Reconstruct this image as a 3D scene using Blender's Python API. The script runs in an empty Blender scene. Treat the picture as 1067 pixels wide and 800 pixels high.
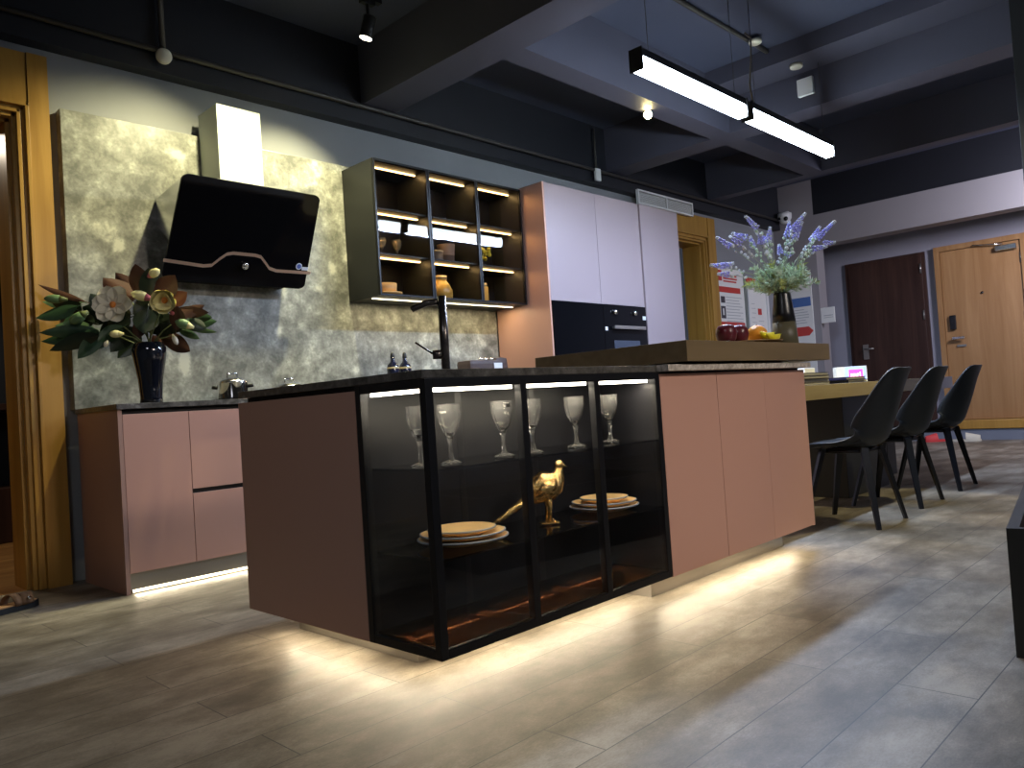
import bpy, bmesh, math, random
from mathutils import Vector, Matrix
random.seed(7)
SC = bpy.context.scene
COL = SC.collection
PI = math.pi

# ------------------------------------------------------------------ camera
cam_d = bpy.data.cameras.new('camera'); cam = bpy.data.objects.new('camera', cam_d); COL.objects.link(cam)
cam_d.sensor_fit = 'HORIZONTAL'; cam_d.sensor_width = 36.0; cam_d.lens = 812.11 / 1067 * 36.0
cam_d.clip_start = 0.02
R = ((0.69641, 0.02649, -0.71716), (-0.71458, -0.06602, -0.69643), (-0.06580, 0.99747, -0.02705))
M = Matrix((R[0], R[1], R[2])).to_4x4(); M.translation = (0, 0, 0.80)
cam.matrix_world = M
SC.camera = cam

# ------------------------------------------------------------------ look, world and lights
SC.view_settings.view_transform = 'Standard'; SC.view_settings.look = 'None'
SC.view_settings.gamma = 1.0; SC.view_settings.use_curve_mapping = False
SC.view_settings.exposure = 0.6
W = bpy.data.worlds.new('world'); SC.world = W; W.use_nodes = True
W.node_tree.nodes['Background'].inputs[0].default_value = (0.45, 0.5, 0.65, 1)
W.node_tree.nodes['Background'].inputs[1].default_value = 0.05
SC.cycles.max_bounces = 10; SC.cycles.transparent_max_bounces = 16
SC.cycles.transmission_bounces = 10; SC.cycles.glossy_bounces = 5; SC.cycles.diffuse_bounces = 4
SC.cycles.sample_clamp_indirect = 4.0
SC.cycles.caustics_reflective = False; SC.cycles.caustics_refractive = False

COOL = (0.50, 0.66, 1.0); WARM = (1.0, 0.80, 0.50); SPOTC = (1.0, 0.93, 0.54); LEDC = (1.0, 0.83, 0.58)
def area(name, loc, aim, sx, sy, power, color, spread=PI):
    l = bpy.data.lights.new(name, 'AREA'); l.shape = 'RECTANGLE'; l.size = sx; l.size_y = sy
    l.energy = power; l.color = color; l.spread = spread
    o = bpy.data.objects.new(name, l); COL.objects.link(o); o.location = loc
    d = Vector(aim) - Vector(loc)
    z = -d.normalized(); x = Vector((1, 0, 0)) if sx >= sy else Vector((0, 1, 0))
    if sx >= sy: xx = x
    else: xx = Vector((0, 1, 0)).cross(z) if abs(z.y) < .99 else Vector((1, 0, 0))
    xx = (xx - z * xx.dot(z)).normalized(); yy = z.cross(xx)
    mm = Matrix((xx, yy, z)).transposed().to_4x4(); mm.translation = loc
    o.matrix_world = mm
    return o
def spot(name, loc, aim, power, color, deg, blend=.4, rad=.03):
    l = bpy.data.lights.new(name, 'SPOT'); l.energy = power; l.color = color
    l.spot_size = math.radians(deg); l.spot_blend = blend; l.shadow_soft_size = rad
    o = bpy.data.objects.new(name, l); COL.objects.link(o); o.location = loc
    o.rotation_euler = (Vector(aim) - Vector(loc)).to_track_quat('-Z', 'Y').to_euler()
    return o
# linear pendants (one light each just under its diffuser)
area('linear_lamp_light', (4.25, 2.41, 2.600), (4.25, 2.41, 0), 1.2, .06, 46, COOL)
area('linear_lamp_light', (5.61, 2.41, 2.600), (5.61, 2.41, 0), 1.34, .06, 50, COOL)
area('linear_lamp_light', (3.4, -1.6, 2.75), (3.4, -1.6, 0), 2.4, .08, 12, COOL)  # added tube lamp out of view, lifting the right floor
area('entry_fill_light', (9.1, .7, 2.75), (10.9, 2.6, .9), .5, .5, 52, (.84, .83, 1.0))  # added light without a fixture, brightens the entry doors
area('added_panel_light', (-.9, 0.2, 3.42), (-.3, 0.8, 0), .8, .8, 24, (.92, .92, 1.0))  # added fill lamp, unseen behind the camera
area('inner_room_fill', (.8, 6.3, 2.9), (.8, 6.3, 0), .5, .5, 14, (1.0, .85, .65))  # added light without a fixture, brightens the room behind the left doorway
# spotlights on the track in front of the hood wall
spot('track_spot_light', (2.99, 3.97, 3.16), (2.6, 4.62, 1.5), 150, SPOTC, 88, .8)
spot('track_spot_light', (2.20, 3.80, 3.12), (1.7, 4.62, 1.6), 120, SPOTC, 92, .8)
# warm spot facing the camera, then spots added out of view
spot('ceiling_spot_light', (5.2, 3.35, 3.02), (3.6, 1.3, 0), 110, WARM, 80, .5)
spot('track_spot_light', (2.5, 0.2, 3.2), (3.4, .9, 0), 34, SPOTC, 26, .1)  # added unseen spot for the warm patch on the right floor
spot('track_spot_light', (2.9, -2.6, 3.1), (2.8, 1.65, 1.25), 340, (1.0, .86, .72), 42, .9, .35)  # added unseen spot that brightens the island front
spot('track_spot_light', (5.5, .3, 3.1), (5.1, 1.95, .5), 120, (1.0, .86, .45), 58, .5)  # added unseen spot that brightens the chairs and table edge
# LED strips under the cabinets
area('led_strip_light', (2.03, 1.93, 0.112), (2.03, 1.55, -.20), 1.10, .012, 3.1, LEDC)
area('led_strip_light', (3.17, 1.775, 0.108), (3.17, 1.40, -.20), 1.20, .012, 3.4, LEDC)
area('led_strip_light', (1.495, 2.33, 0.112), (1.13, 2.33, -.20), .012, .76, 1.9, LEDC)
area('led_strip_light', (2.85, 4.035, 0.012), (2.85, 3.2, -.12), 2.85, .01, 2.4, LEDC)
area('led_strip_light', (3.90, 4.45, 1.592), (3.90, 4.50, 0), 1.36, .015, 3.4, (1.0, .84, .5))

# ------------------------------------------------------------------ materials
MATS = {}
def _pr(m): return m.node_tree.nodes['Principled BSDF']
def mat(name, col, rough=.5, metal=0, spec=.5, emit=None, es=0, coat=0, trans=0, ior=1.45, alpha=1, bump=0, bscale=60, var=0, vscale=6):
    if name in MATS: return MATS[name]
    m = bpy.data.materials.new(name); m.use_nodes = True; p = _pr(m); nt = m.node_tree
    p.inputs['Base Color'].default_value = (*col, 1); p.inputs['Roughness'].default_value = rough
    p.inputs['Metallic'].default_value = metal; p.inputs['Specular IOR Level'].default_value = spec
    p.inputs['IOR'].default_value = ior; p.inputs['Coat Weight'].default_value = coat
    p.inputs['Coat Roughness'].default_value = .05
    p.inputs['Transmission Weight'].default_value = trans; p.inputs['Alpha'].default_value = alpha
    if emit: p.inputs['Emission Color'].default_value = (*emit, 1); p.inputs['Emission Strength'].default_value = es
    tc = nt.nodes.new('ShaderNodeTexCoord')
    if var or bump:
        n = nt.nodes.new('ShaderNodeTexNoise'); n.inputs['Scale'].default_value = vscale; n.inputs['Detail'].default_value = 6
        nt.links.new(tc.outputs['Object'], n.inputs['Vector'])
        if var:
            mx = nt.nodes.new('ShaderNodeMix'); mx.data_type = 'RGBA'
            mx.inputs['A'].default_value = tuple(c * (1 - var) for c in col) + (1,)
            mx.inputs['B'].default_value = tuple(min(1, c * (1 + var)) for c in col) + (1,)
            nt.links.new(n.outputs['Fac'], mx.inputs['Factor']); nt.links.new(mx.outputs['Result'], p.inputs['Base Color'])
        if bump:
            n2 = nt.nodes.new('ShaderNodeTexNoise'); n2.inputs['Scale'].default_value = bscale; n2.inputs['Detail'].default_value = 4
            nt.links.new(tc.outputs['Object'], n2.inputs['Vector'])
            b = nt.nodes.new('ShaderNodeBump'); b.inputs['Strength'].default_value = bump; b.inputs['Distance'].default_value = .01
            nt.links.new(n2.outputs['Fac'], b.inputs['Height']); nt.links.new(b.outputs['Normal'], p.inputs['Normal'])
    MATS[name] = m; return m
def ramp(nt, src, stops):
    r = nt.nodes.new('ShaderNodeValToRGB'); e = r.color_ramp.elements
    while len(e) < len(stops): e.new(.5)
    for i, (pos, c) in enumerate(stops): e[i].position = pos; e[i].color = (*c, 1)
    nt.links.new(src, r.inputs['Fac']); return r
def mapping(nt, scale=(1, 1, 1), loc=(0, 0, 0), rot=(0, 0, 0)):
    tc = nt.nodes.new('ShaderNodeTexCoord'); mp = nt.nodes.new('ShaderNodeMapping')
    mp.inputs['Scale'].default_value = scale; mp.inputs['Location'].default_value = loc; mp.inputs['Rotation'].default_value = rot
    nt.links.new(tc.outputs['Object'], mp.inputs['Vector']); return mp
def wood(name, dark, light, rough=.4, grain=(14, 14, .9), coat=.0):
    m = mat(name, light, rough, coat=coat); nt = m.node_tree; p = _pr(m)
    mp = mapping(nt, grain)
    n = nt.nodes.new('ShaderNodeTexNoise'); n.inputs['Scale'].default_value = 1.2; n.inputs['Detail'].default_value = 8
    n.inputs['Roughness'].default_value = .6; n.inputs['Distortion'].default_value = .6
    nt.links.new(mp.outputs[0], n.inputs['Vector'])
    r = ramp(nt, n.outputs['Fac'], [(.3, dark), (.5, tuple((a + b) / 2 for a, b in zip(dark, light))), (.68, light)])
    nt.links.new(r.outputs['Color'], p.inputs['Base Color'])
    b = nt.nodes.new('ShaderNodeBump'); b.inputs['Strength'].default_value = .08; b.inputs['Distance'].default_value = .01
    nt.links.new(n.outputs['Fac'], b.inputs['Height']); nt.links.new(b.outputs['Normal'], p.inputs['Normal'])
    return m
def pane(name, tint, rough=.0, fac=1.0, ior=1.5):
    m = bpy.data.materials.new(name); m.use_nodes = True; nt = m.node_tree; nt.nodes.clear()
    o = nt.nodes.new('ShaderNodeOutputMaterial'); t = nt.nodes.new('ShaderNodeBsdfTransparent'); g = nt.nodes.new('ShaderNodeBsdfGlossy')
    lw = nt.nodes.new('ShaderNodeLayerWeight'); lw.inputs['Blend'].default_value = .5
    pw = nt.nodes.new('ShaderNodeMath'); pw.operation = 'POWER'; pw.inputs[1].default_value = 4.5
    mx = nt.nodes.new('ShaderNodeMixShader'); t.inputs[0].default_value = (*tint, 1); g.inputs['Roughness'].default_value = rough
    mu = nt.nodes.new('ShaderNodeMath'); mu.operation = 'MULTIPLY_ADD'; mu.inputs[1].default_value = .8; mu.inputs[2].default_value = .022 * fac
    nt.links.new(lw.outputs['Facing'], pw.inputs[0]); nt.links.new(pw.outputs[0], mu.inputs[0]); nt.links.new(mu.outputs[0], mx.inputs[0])
    nt.links.new(t.outputs[0], mx.inputs[1]); nt.links.new(g.outputs[0], mx.inputs[2]); nt.links.new(mx.outputs[0], o.inputs[0])
    MATS[name] = m; return m
def stone(name, stops, s=1.0, rough=.35):
    m = mat(name, stops[1][1], rough); nt = m.node_tree; p = _pr(m); mp = mapping(nt, (s, s, s))
    w = nt.nodes.new('ShaderNodeTexNoise'); w.inputs['Scale'].default_value = 3; w.inputs['Detail'].default_value = 8
    nt.links.new(mp.outputs[0], w.inputs['Vector'])
    ad = nt.nodes.new('ShaderNodeVectorMath'); ad.operation = 'MULTIPLY_ADD'; ad.inputs[1].default_value = (.22, .22, .22)
    nt.links.new(w.outputs['Color'], ad.inputs[0]); nt.links.new(mp.outputs[0], ad.inputs[2])
    v = nt.nodes.new('ShaderNodeTexVoronoi'); v.feature = 'SMOOTH_F1'; v.inputs['Smoothness'].default_value = .25; v.inputs['Scale'].default_value = 6
    nt.links.new(ad.outputs[0], v.inputs['Vector'])
    mr = nt.nodes.new('ShaderNodeMapRange'); mr.inputs['From Min'].default_value = .12; mr.inputs['From Max'].default_value = .34; mr.inputs['To Min'].default_value = .30; mr.inputs['To Max'].default_value = 0
    nt.links.new(v.outputs['Distance'], mr.inputs['Value'])
    g = nt.nodes.new('ShaderNodeTexNoise'); g.inputs['Scale'].default_value = 2.5; g.inputs['Detail'].default_value = 3; nt.links.new(mp.outputs[0], g.inputs['Vector'])
    gate = nt.nodes.new('ShaderNodeMath'); gate.operation = 'GREATER_THAN'; gate.inputs[1].default_value = .52
    gm = nt.nodes.new('ShaderNodeMapRange'); gm.inputs['From Min'].default_value = .48; gm.inputs['From Max'].default_value = .60
    nt.links.new(g.outputs['Fac'], gm.inputs['Value'])
    ml = nt.nodes.new('ShaderNodeMath'); ml.operation = 'MULTIPLY'; nt.links.new(mr.outputs[0], ml.inputs[0]); nt.links.new(gm.outputs[0], ml.inputs[1])
    n = nt.nodes.new('ShaderNodeTexNoise'); n.inputs['Scale'].default_value = 10; n.inputs['Detail'].default_value = 12; n.inputs['Roughness'].default_value = .64
    n.inputs['Distortion'].default_value = .35; nt.links.new(mp.outputs[0], n.inputs['Vector'])
    n3 = nt.nodes.new('ShaderNodeTexNoise'); n3.inputs['Scale'].default_value = 55; n3.inputs['Detail'].default_value = 6; nt.links.new(mp.outputs[0], n3.inputs['Vector'])
    a0 = nt.nodes.new('ShaderNodeMath'); a0.operation = 'MULTIPLY_ADD'; a0.inputs[1].default_value = .30; a0.inputs[2].default_value = -.15; nt.links.new(n3.outputs['Fac'], a0.inputs[0])
    a00 = nt.nodes.new('ShaderNodeMath'); a00.operation = 'ADD'; nt.links.new(n.outputs['Fac'], a00.inputs[0]); nt.links.new(a0.outputs[0], a00.inputs[1])
    a = nt.nodes.new('ShaderNodeMath'); a.operation = 'ADD'; nt.links.new(a00.outputs[0], a.inputs[0]); nt.links.new(ml.outputs[0], a.inputs[1])
    a2 = nt.nodes.new('ShaderNodeMath'); a2.operation = 'MULTIPLY_ADD'; a2.inputs[1].default_value = .35; nt.links.new(g.outputs['Fac'], a2.inputs[0]); nt.links.new(a.outputs[0], a2.inputs[2])
    r = ramp(nt, a2.outputs[0], stops); nt.links.new(r.outputs['Color'], p.inputs['Base Color'])
    return m

stone('wall_stone', [(.52, (.13, .13, .11)), (.66, (.215, .213, .18)), (.78, (.31, .31, .265)), (.95, (.56, .55, .46))], 1.0)
stone('counter_stone', [(.5, (.035, .032, .028)), (.66, (.075, .07, .06)), (.8, (.12, .11, .10)), (.98, (.22, .21, .19))], 3.0, .3)
stone('counter_light', [(.5, (.30, .26, .21)), (.66, (.48, .43, .37)), (.8, (.6, .55, .48)), (.98, (.75, .7, .62))], 6.0, .35)
wood('door_oak', (.30, .15, .055), (.42, .235, .10), .38, (9, 9, .55))
wood('golden_oak', (.34, .17, .03), (.50, .28, .06), .35, (8, 8, .6))
wood('dark_walnut', (.028, .012, .009), (.06, .028, .02), .35, (12, 12, .6))
wood('table_oak', (.40, .29, .11), (.52, .40, .17), .35, (.8, 12, 12))
wood('bar_wood', (.15, .105, .052), (.21, .15, .08), .32, (.8, 10, 10))
wood('plank_floor', (.20, .08, .025), (.5, .27, .09), .3, (.9, 12, 1))
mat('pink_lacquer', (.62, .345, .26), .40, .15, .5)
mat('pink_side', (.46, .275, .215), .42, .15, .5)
mat('lavender_lacquer', (.37, .295, .31), .42, .1)
mat('black_metal', (.012, .012, .014), .35, .4)
mat('black_gap', (.006, .006, .006), .6)
mat('black_back', (.007, .007, .009), .45, .0, .25)
mat('black_cab', (.018, .019, .019), .45)
mat('black_glass', (.004, .004, .005), .05, 0, .14)
mat('steel', (.42, .40, .38), .33, .9)
mat('bright_steel', (.75, .75, .75), .18, 1)
mat('chrome', (.85, .85, .86), .08, 1)
mat('oven_glass', (.05, .06, .085), .15)
mat('white_paint', (.58, .62, .57), .4)
mat('gunmetal', (.10, .09, .085), .25, .9)
mat('copper_line', (.72, .50, .38), .3, .7)
mat('gold', (.75, .50, .20), .22, 1, bump=.6, bscale=90)
mat('plate_cream', (.86, .58, .26), .3)
mat('plate_rim', (.25, .27, .32), .4)
mat('chair_black', (.016, .018, .020), .48)
mat('leg_black', (.010, .010, .012), .35, .2)
mat('wall_paint', (.255, .262, .275), .55, var=.22, vscale=1.5, bump=.05, bscale=12)
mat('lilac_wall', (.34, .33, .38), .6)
mat('beam_paint', (.31, .29, .30), .6)
mat('dark_ceiling', (.058, .066, .105), .6, var=.18, vscale=1.2)
mat('dark_beam', (.070, .070, .098), .55, var=.15, vscale=2)
mat('black_beam', (.014, .015, .020), .5)
mat('conduit_dark', (.05, .045, .04), .4)
mat('white_plastic', (.75, .75, .74), .45)
mat('cream_plastic', (.7, .66, .52), .45)
mat('lamp_black', (.01, .01, .01), .45)
mat('diffuser_cool', (.9, .95, 1), .5, emit=(.74, .87, 1.0), es=28)
mat('diffuser_soft', (.9, .95, 1), .5, emit=(.8, .9, 1.0), es=2)
mat('led_warm', (1, .9, .75), .5, emit=(1.0, .88, .72), es=9)
mat('led_yellow', (1, .85, .5), .5, emit=(1.0, .66, .27), es=7)
mat('led_under', (1, .85, .6), .5, emit=(1.0, .88, .60), es=3)
mat('spot_lens', (1, .9, .7), .5, emit=(1.0, .90, .66), es=10)
mat('spot_lens_bright', (1, .9, .6), .5, emit=(1.0, .82, .38), es=60)
mat('vase_navy', (.006, .008, .014), .12, 0, .6, coat=.6)
mat('vase_black', (.008, .008, .010), .3)
mat('vase_reflection', (.095, .085, .05), .45)
mat('leaf_green', (.035, .075, .035), .35, var=.4, vscale=14)
mat('leaf_dark', (.018, .030, .016), .35, var=.3, vscale=14)
mat('leaf_light', (.16, .27, .12), .4, var=.2, vscale=14)
mat('leaf_brown', (.085, .035, .020), .5, var=.35, vscale=14)
mat('leaf_rust', (.24, .09, .035), .5)
mat('petal_cream', (.78, .74, .58), .5)
mat('petal_yellow', (.78, .72, .36), .5)
mat('petal_pink', (.62, .16, .20), .5)
mat('stamen_orange', (.75, .26, .05), .5)
mat('stem_green', (.14, .17, .06), .5)
mat('lav_purple', (.38, .38, .85), .6, var=.3, vscale=50)
mat('lav_pale', (.62, .66, .72), .6)
mat('lav_leaf', (.52, .66, .52), .6, var=.4, vscale=30)
mat('lav_leaf_yellow', (.48, .55, .22), .6, var=.3, vscale=30)
mat('lav_stem', (.30, .36, .28), .6)
mat('apple_red', (.10, .012, .02), .3, var=.4, vscale=20)
mat('orange_skin', (.80, .32, .02), .4, bump=.3, bscale=200)
mat('banana', (.75, .66, .03), .4)
mat('dish_wood', (.30, .19, .08), .4)
mat('paper_white', (.80, .79, .75), .6)
mat('poster_red', (.55, .05, .04), .5)
mat('poster_blue', (.08, .17, .42), .5)
mat('poster_grey', (.42, .42, .43), .6)
mat('poster_dark', (.06, .05, .06), .6)
mat('frame_grey', (.20, .22, .20), .4)
mat('book_grey', (.10, .10, .10), .6)
mat('book_brown', (.16, .12, .08), .6)
mat('book_cream', (.55, .5, .38), .6)
mat('book_navy', (.01, .012, .06), .4)
mat('neon_pink', (1, .1, .4), .5, emit=(1.0, .03, .28), es=1.3)
mat('neon_blue', (.3, .4, 1), .5, emit=(.25, .38, 1.0), es=1.0)
mat('neon_white', (1, 1, 1), .5, emit=(1.0, .9, .95), es=1.6)
mat('bottle_navy', (.010, .012, .03), .1, coat=.5)
mat('spice_brown', (.085, .06, .055), .45)
mat('jar_amber', (.55, .33, .07), .3, var=.3, vscale=60)
mat('jar_lid', (.45, .36, .2), .4)
mat('clay_mauve', (.30, .21, .17), .6)
mat('clay_dark', (.14, .11, .09), .5)
mat('yellow_flower', (.62, .55, .05), .5)
mat('suede_brown', (.16, .085, .045), .75, bump=.2, bscale=200)
mat('sole_black', (.012, .014, .018), .6)
mat('insole', (.45, .24, .10), .7)
mat('slipper_red', (.65, .05, .05), .6)
mat('slipper_cream', (.65, .60, .48), .8, bump=.8, bscale=60)
mat('step_grey', (.20, .22, .27), .5)
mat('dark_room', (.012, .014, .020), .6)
mat('cable_tan', (.30, .24, .15), .5)
mat('lock_black', (.012, .012, .014), .2)
mat('logo_blue', (.10, .16, .5), .4)
mat('logo_white', (.75, .8, .9), .4)
pane('clear_glass', (.93, .95, .95), 0, 1.0)
pane('smoke_glass', (.86, .83, .80), .02, 1.0, 1.45)
pane('shelf_glass', (.72, .72, .74), .02, 2.2, 1.5)
pane('bronze_glass', (.36, .22, .14), .04, 1.4, 1.5)
m = mat('crystal', (1, 1, 1), .015, 0, .9, trans=.97, ior=1.5)
m = mat('crystal_warm', (1, .9, .7), .03, 0, .9, trans=.85, ior=1.5)
m = mat('jar_glass', (.85, .65, .3), .05, 0, .6, trans=.7, ior=1.35)

# floor: long stone planks
m = mat('plank_tiles', (.3, .27, .22), .35); nt = m.node_tree; p = _pr(m)
mp = mapping(nt, (1, 1, 1), (.27, -.0905, 0))
bk = nt.nodes.new('ShaderNodeTexBrick'); bk.offset = .37; bk.offset_frequency = 2; bk.squash = 1
bk.inputs['Scale'].default_value = 1; bk.inputs['Brick Width'].default_value = 1.2; bk.inputs['Row Height'].default_value = .1914
bk.inputs['Mortar Size'].default_value = .0017; bk.inputs['Mortar Smooth'].default_value = .1
bk.inputs['Color1'].default_value = (.0, .0, .0, 1); bk.inputs['Color2'].default_value = (1, 1, 1, 1); bk.inputs['Mortar'].default_value = (.5, .5, .5, 1)
nt.links.new(mp.outputs[0], bk.inputs['Vector'])
mp2 = mapping(nt, (1.6, 3.0, 1))
n1 = nt.nodes.new('ShaderNodeTexNoise'); n1.inputs['Scale'].default_value = 1.6; n1.inputs['Detail'].default_value = 10; n1.inputs['Roughness'].default_value = .68
nt.links.new(mp2.outputs[0], n1.inputs['Vector'])
n2 = nt.nodes.new('ShaderNodeTexNoise'); n2.inputs['Scale'].default_value = 62; n2.inputs['Detail'].default_value = 6; n2.inputs['Roughness'].default_value = .7
nt.links.new(mp2.outputs[0], n2.inputs['Vector'])
a1 = nt.nodes.new('ShaderNodeMath'); a1.operation = 'MULTIPLY_ADD'; a1.inputs[1].default_value = .34
nt.links.new(n2.outputs['Fac'], a1.inputs[0]); nt.links.new(n1.outputs['Fac'], a1.inputs[2])
a2 = nt.nodes.new('ShaderNodeMath'); a2.operation = 'MULTIPLY_ADD'; a2.inputs[1].default_value = .07
nt.links.new(bk.outputs['Color'], a2.inputs[0]); nt.links.new(a1.outputs[0], a2.inputs[2])
rp = ramp(nt, a2.outputs[0], [(.56, (.095, .078, .056)), (.71, (.185, .158, .120)), (.87, (.33, .29, .23))])
mx = nt.nodes.new('ShaderNodeMix'); mx.data_type = 'RGBA'; mx.inputs['B'].default_value = (.05, .045, .04, 1)
nt.links.new(bk.outputs['Fac'], mx.inputs['Factor']); nt.links.new(rp.outputs['Color'], mx.inputs['A'])
nt.links.new(mx.outputs['Result'], p.inputs['Base Color'])
rr = nt.nodes.new('ShaderNodeMapRange'); rr.inputs['To Min'].default_value = .36; rr.inputs['To Max'].default_value = .56
nt.links.new(n2.outputs['Fac'], rr.inputs['Value']); nt.links.new(rr.outputs[0], p.inputs['Roughness'])
bb = nt.nodes.new('ShaderNodeBump'); bb.inputs['Strength'].default_value = .12; bb.inputs['Distance'].default_value = .004
nt.links.new(n2.outputs['Fac'], bb.inputs['Height']); nt.links.new(bb.outputs['Normal'], p.inputs['Normal'])

# ------------------------------------------------------------------ mesh helpers
class MB:
    def __init__(s): s.v = []; s.f = []; s.m = []; s.sm = []; s.cur = 0; s.smooth = False
    def add(s, vs, fs, smooth=None):
        o = len(s.v); s.v += [tuple(v) for v in vs]
        for f in fs:
            s.f.append([i + o for i in f]); s.m.append(s.cur); s.sm.append(s.smooth if smooth is None else smooth)
    def box(s, x, y, z, bev=0):
        (x0, x1), (y0, y1), (z0, z1) = x, y, z
        if bev <= 0:
            s.add([(a, b, c) for a in (x0, x1) for b in (y0, y1) for c in (z0, z1)],
                  [(0, 1, 3, 2), (4, 6, 7, 5), (0, 4, 5, 1), (2, 3, 7, 6), (0, 2, 6, 4), (1, 5, 7, 3)], False)
        else:
            bm = bmesh.new(); bmesh.ops.create_cube(bm, size=1)
            for v in bm.verts: v.co = Vector(((x0 + x1) / 2 + v.co.x * (x1 - x0), (y0 + y1) / 2 + v.co.y * (y1 - y0), (z0 + z1) / 2 + v.co.z * (z1 - z0)))
            bmesh.ops.bevel(bm, geom=bm.edges[:], offset=min(bev, (x1 - x0) * .45, (y1 - y0) * .45, (z1 - z0) * .45), segments=2, affect='EDGES', profile=.7)
            bm.verts.index_update(); s.add([v.co[:] for v in bm.verts], [[v.index for v in f.verts] for f in bm.faces], False); bm.free()
        return s
    def obox(s, c, ax, ay, az, h):      # oriented box: centre, axes, half sizes
        c = Vector(c); ax, ay, az = (Vector(a).normalized() for a in (ax, ay, az))
        vs = [c + ax * (i * h[0]) + ay * (j * h[1]) + az * (k * h[2]) for i in (-1, 1) for j in (-1, 1) for k in (-1, 1)]
        s.add(vs, [(0, 1, 3, 2), (4, 6, 7, 5), (0, 4, 5, 1), (2, 3, 7, 6), (0, 2, 6, 4), (1, 5, 7, 3)], False); return s
    def lathe(s, prof, c=(0, 0, 0), n=32, axis=(0, 0, 1), smooth=True, rot=0, caps=True):
        q = Vector((0, 0, 1)).rotation_difference(Vector(axis).normalized()).to_matrix(); c = Vector(c)
        vs = []; fs = []
        for r, z in prof:
            for i in range(n):
                a = 2 * PI * i / n + rot; vs.append(c + q @ Vector((r * math.cos(a), r * math.sin(a), z)))
        for k in range(len(prof) - 1):
            for i in range(n):
                j = (i + 1) % n; fs.append((k * n + i, k * n + j, (k + 1) * n + j, (k + 1) * n + i))
        if caps and prof[0][0] > 1e-6: fs.append(tuple(range(n))[::-1])
        if caps and prof[-1][0] > 1e-6: fs.append(tuple((len(prof) - 1) * n + i for i in range(n)))
        s.add(vs, fs, smooth); return s
    def cyl(s, a, b, r, r2=None, n=20, smooth=True):
        a = Vector(a); b = Vector(b); L = (b - a).length
        return s.lathe([(r, 0), (r2 if r2 is not None else r, L)], a, n, b - a, smooth)
    def tube(s, pts, rad, n=10, flat=1.0, smooth=True):
        pts = [Vector(p) for p in pts]; rs = rad if isinstance(rad, (list, tuple)) else [rad] * len(pts)
        vs = []; fs = []; up = Vector((0, 0, 1)); N = len(pts)
        px = None
        for k, p in enumerate(pts):
            t = (pts[min(k + 1, N - 1)] - pts[max(k - 1, 0)]).normalized()
            if px is None: px = t.cross(up) if abs(t.dot(up)) < .95 else t.cross(Vector((0, 1, 0)))
            px = (px - t * px.dot(t)).normalized(); py = t.cross(px)
            for i in range(n):
                a = 2 * PI * i / n; vs.append(p + px * (rs[k] * math.cos(a) * flat) + py * (rs[k] * math.sin(a)))
        for k in range(N - 1):
            for i in range(n):
                j = (i + 1) % n; fs.append((k * n + i, k * n + j, (k + 1) * n + j, (k + 1) * n + i))
        fs.append(tuple(range(n))[::-1]); fs.append(tuple((N - 1) * n + i for i in range(n)))
        s.add(vs, fs, smooth); return s
    def prism(s, poly, y0, y1, plane='xz'):   # polygon in a plane extruded along the third axis
        n = len(poly); mk = {'xz': lambda a, b, t: (a, t, b), 'yz': lambda a, b, t: (t, a, b), 'xy': lambda a, b, t: (a, b, t)}[plane]
        s.add([mk(a, b, y0) for a, b in poly] + [mk(a, b, y1) for a, b in poly],
              [tuple(range(n))[::-1], tuple(range(n, 2 * n))] + [(i, (i + 1) % n, (i + 1) % n + n, i + n) for i in range(n)], False); return s
    def ball(s, c, r, n=12, sq=(1, 1, 1)):
        c = Vector(c); pr = [(math.sin(PI * k / n), -math.cos(PI * k / n)) for k in range(n + 1)]
        vs = []; fs = []; m = n * 2
        for a, b in pr:
            for i in range(m): t = 2 * PI * i / m; vs.append(c + Vector((a * math.cos(t) * r * sq[0], a * math.sin(t) * r * sq[1], b * r * sq[2])))
        for k in range(n):
            for i in range(m): j = (i + 1) % m; fs.append((k * m + i, k * m + j, (k + 1) * m + j, (k + 1) * m + i))
        s.add(vs, fs, True); return s
    def build(s, name, mats, parent=None, base=None):
        if not isinstance(mats, (list, tuple)): mats = [mats]
        me = bpy.data.meshes.new(name); o = bpy.data.objects.new(name, me); COL.objects.link(o)
        if parent is not None:
            off = Vector((0, 0, 0)); q = parent
            while q is not None: off += q.location; q = q.parent
            o.parent = parent
        else:
            if base is None:
                xs, ys, zs = zip(*s.v); base = ((min(xs) + max(xs)) / 2, (min(ys) + max(ys)) / 2, min(zs))
            off = Vector(base); o.location = off
        me.from_pydata([tuple(Vector(v) - off) for v in s.v], [], s.f)
        for mm in mats: me.materials.append(MATS[mm])
        for i, pg in enumerate(me.polygons): pg.material_index = s.m[i]; pg.use_smooth = s.sm[i]
        bm = bmesh.new(); bm.from_mesh(me)
        bmesh.ops.remove_doubles(bm, verts=bm.verts, dist=1e-6)
        bmesh.ops.recalc_face_normals(bm, faces=bm.faces); bm.to_mesh(me); bm.free(); me.update()
        return o
def bx(name, x, y, z, m, parent=None, bev=0): return MB().box(x, y, z, bev).build(name, m, parent)
def tag(o, label=None, cat=None, group=None, kind=None):
    if label: o['label'] = label
    if cat: o['category'] = cat
    if group: o['group'] = group
    if kind: o['kind'] = kind
    return o
def thing(name, label, cat, loc=(0, 0, 0), group=None):
    o = bpy.data.objects.new(name, None); COL.objects.link(o); o.location = loc; o.empty_display_size = .1
    return tag(o, label, cat, group)
def copy_tree(o, parent=None):
    c = o.copy(); COL.objects.link(c); c.parent = parent
    for ch in [q for q in bpy.data.objects if q.parent == o]: copy_tree(ch, c)
    return c
def struct(o): o['kind'] = 'structure'; return o

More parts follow.
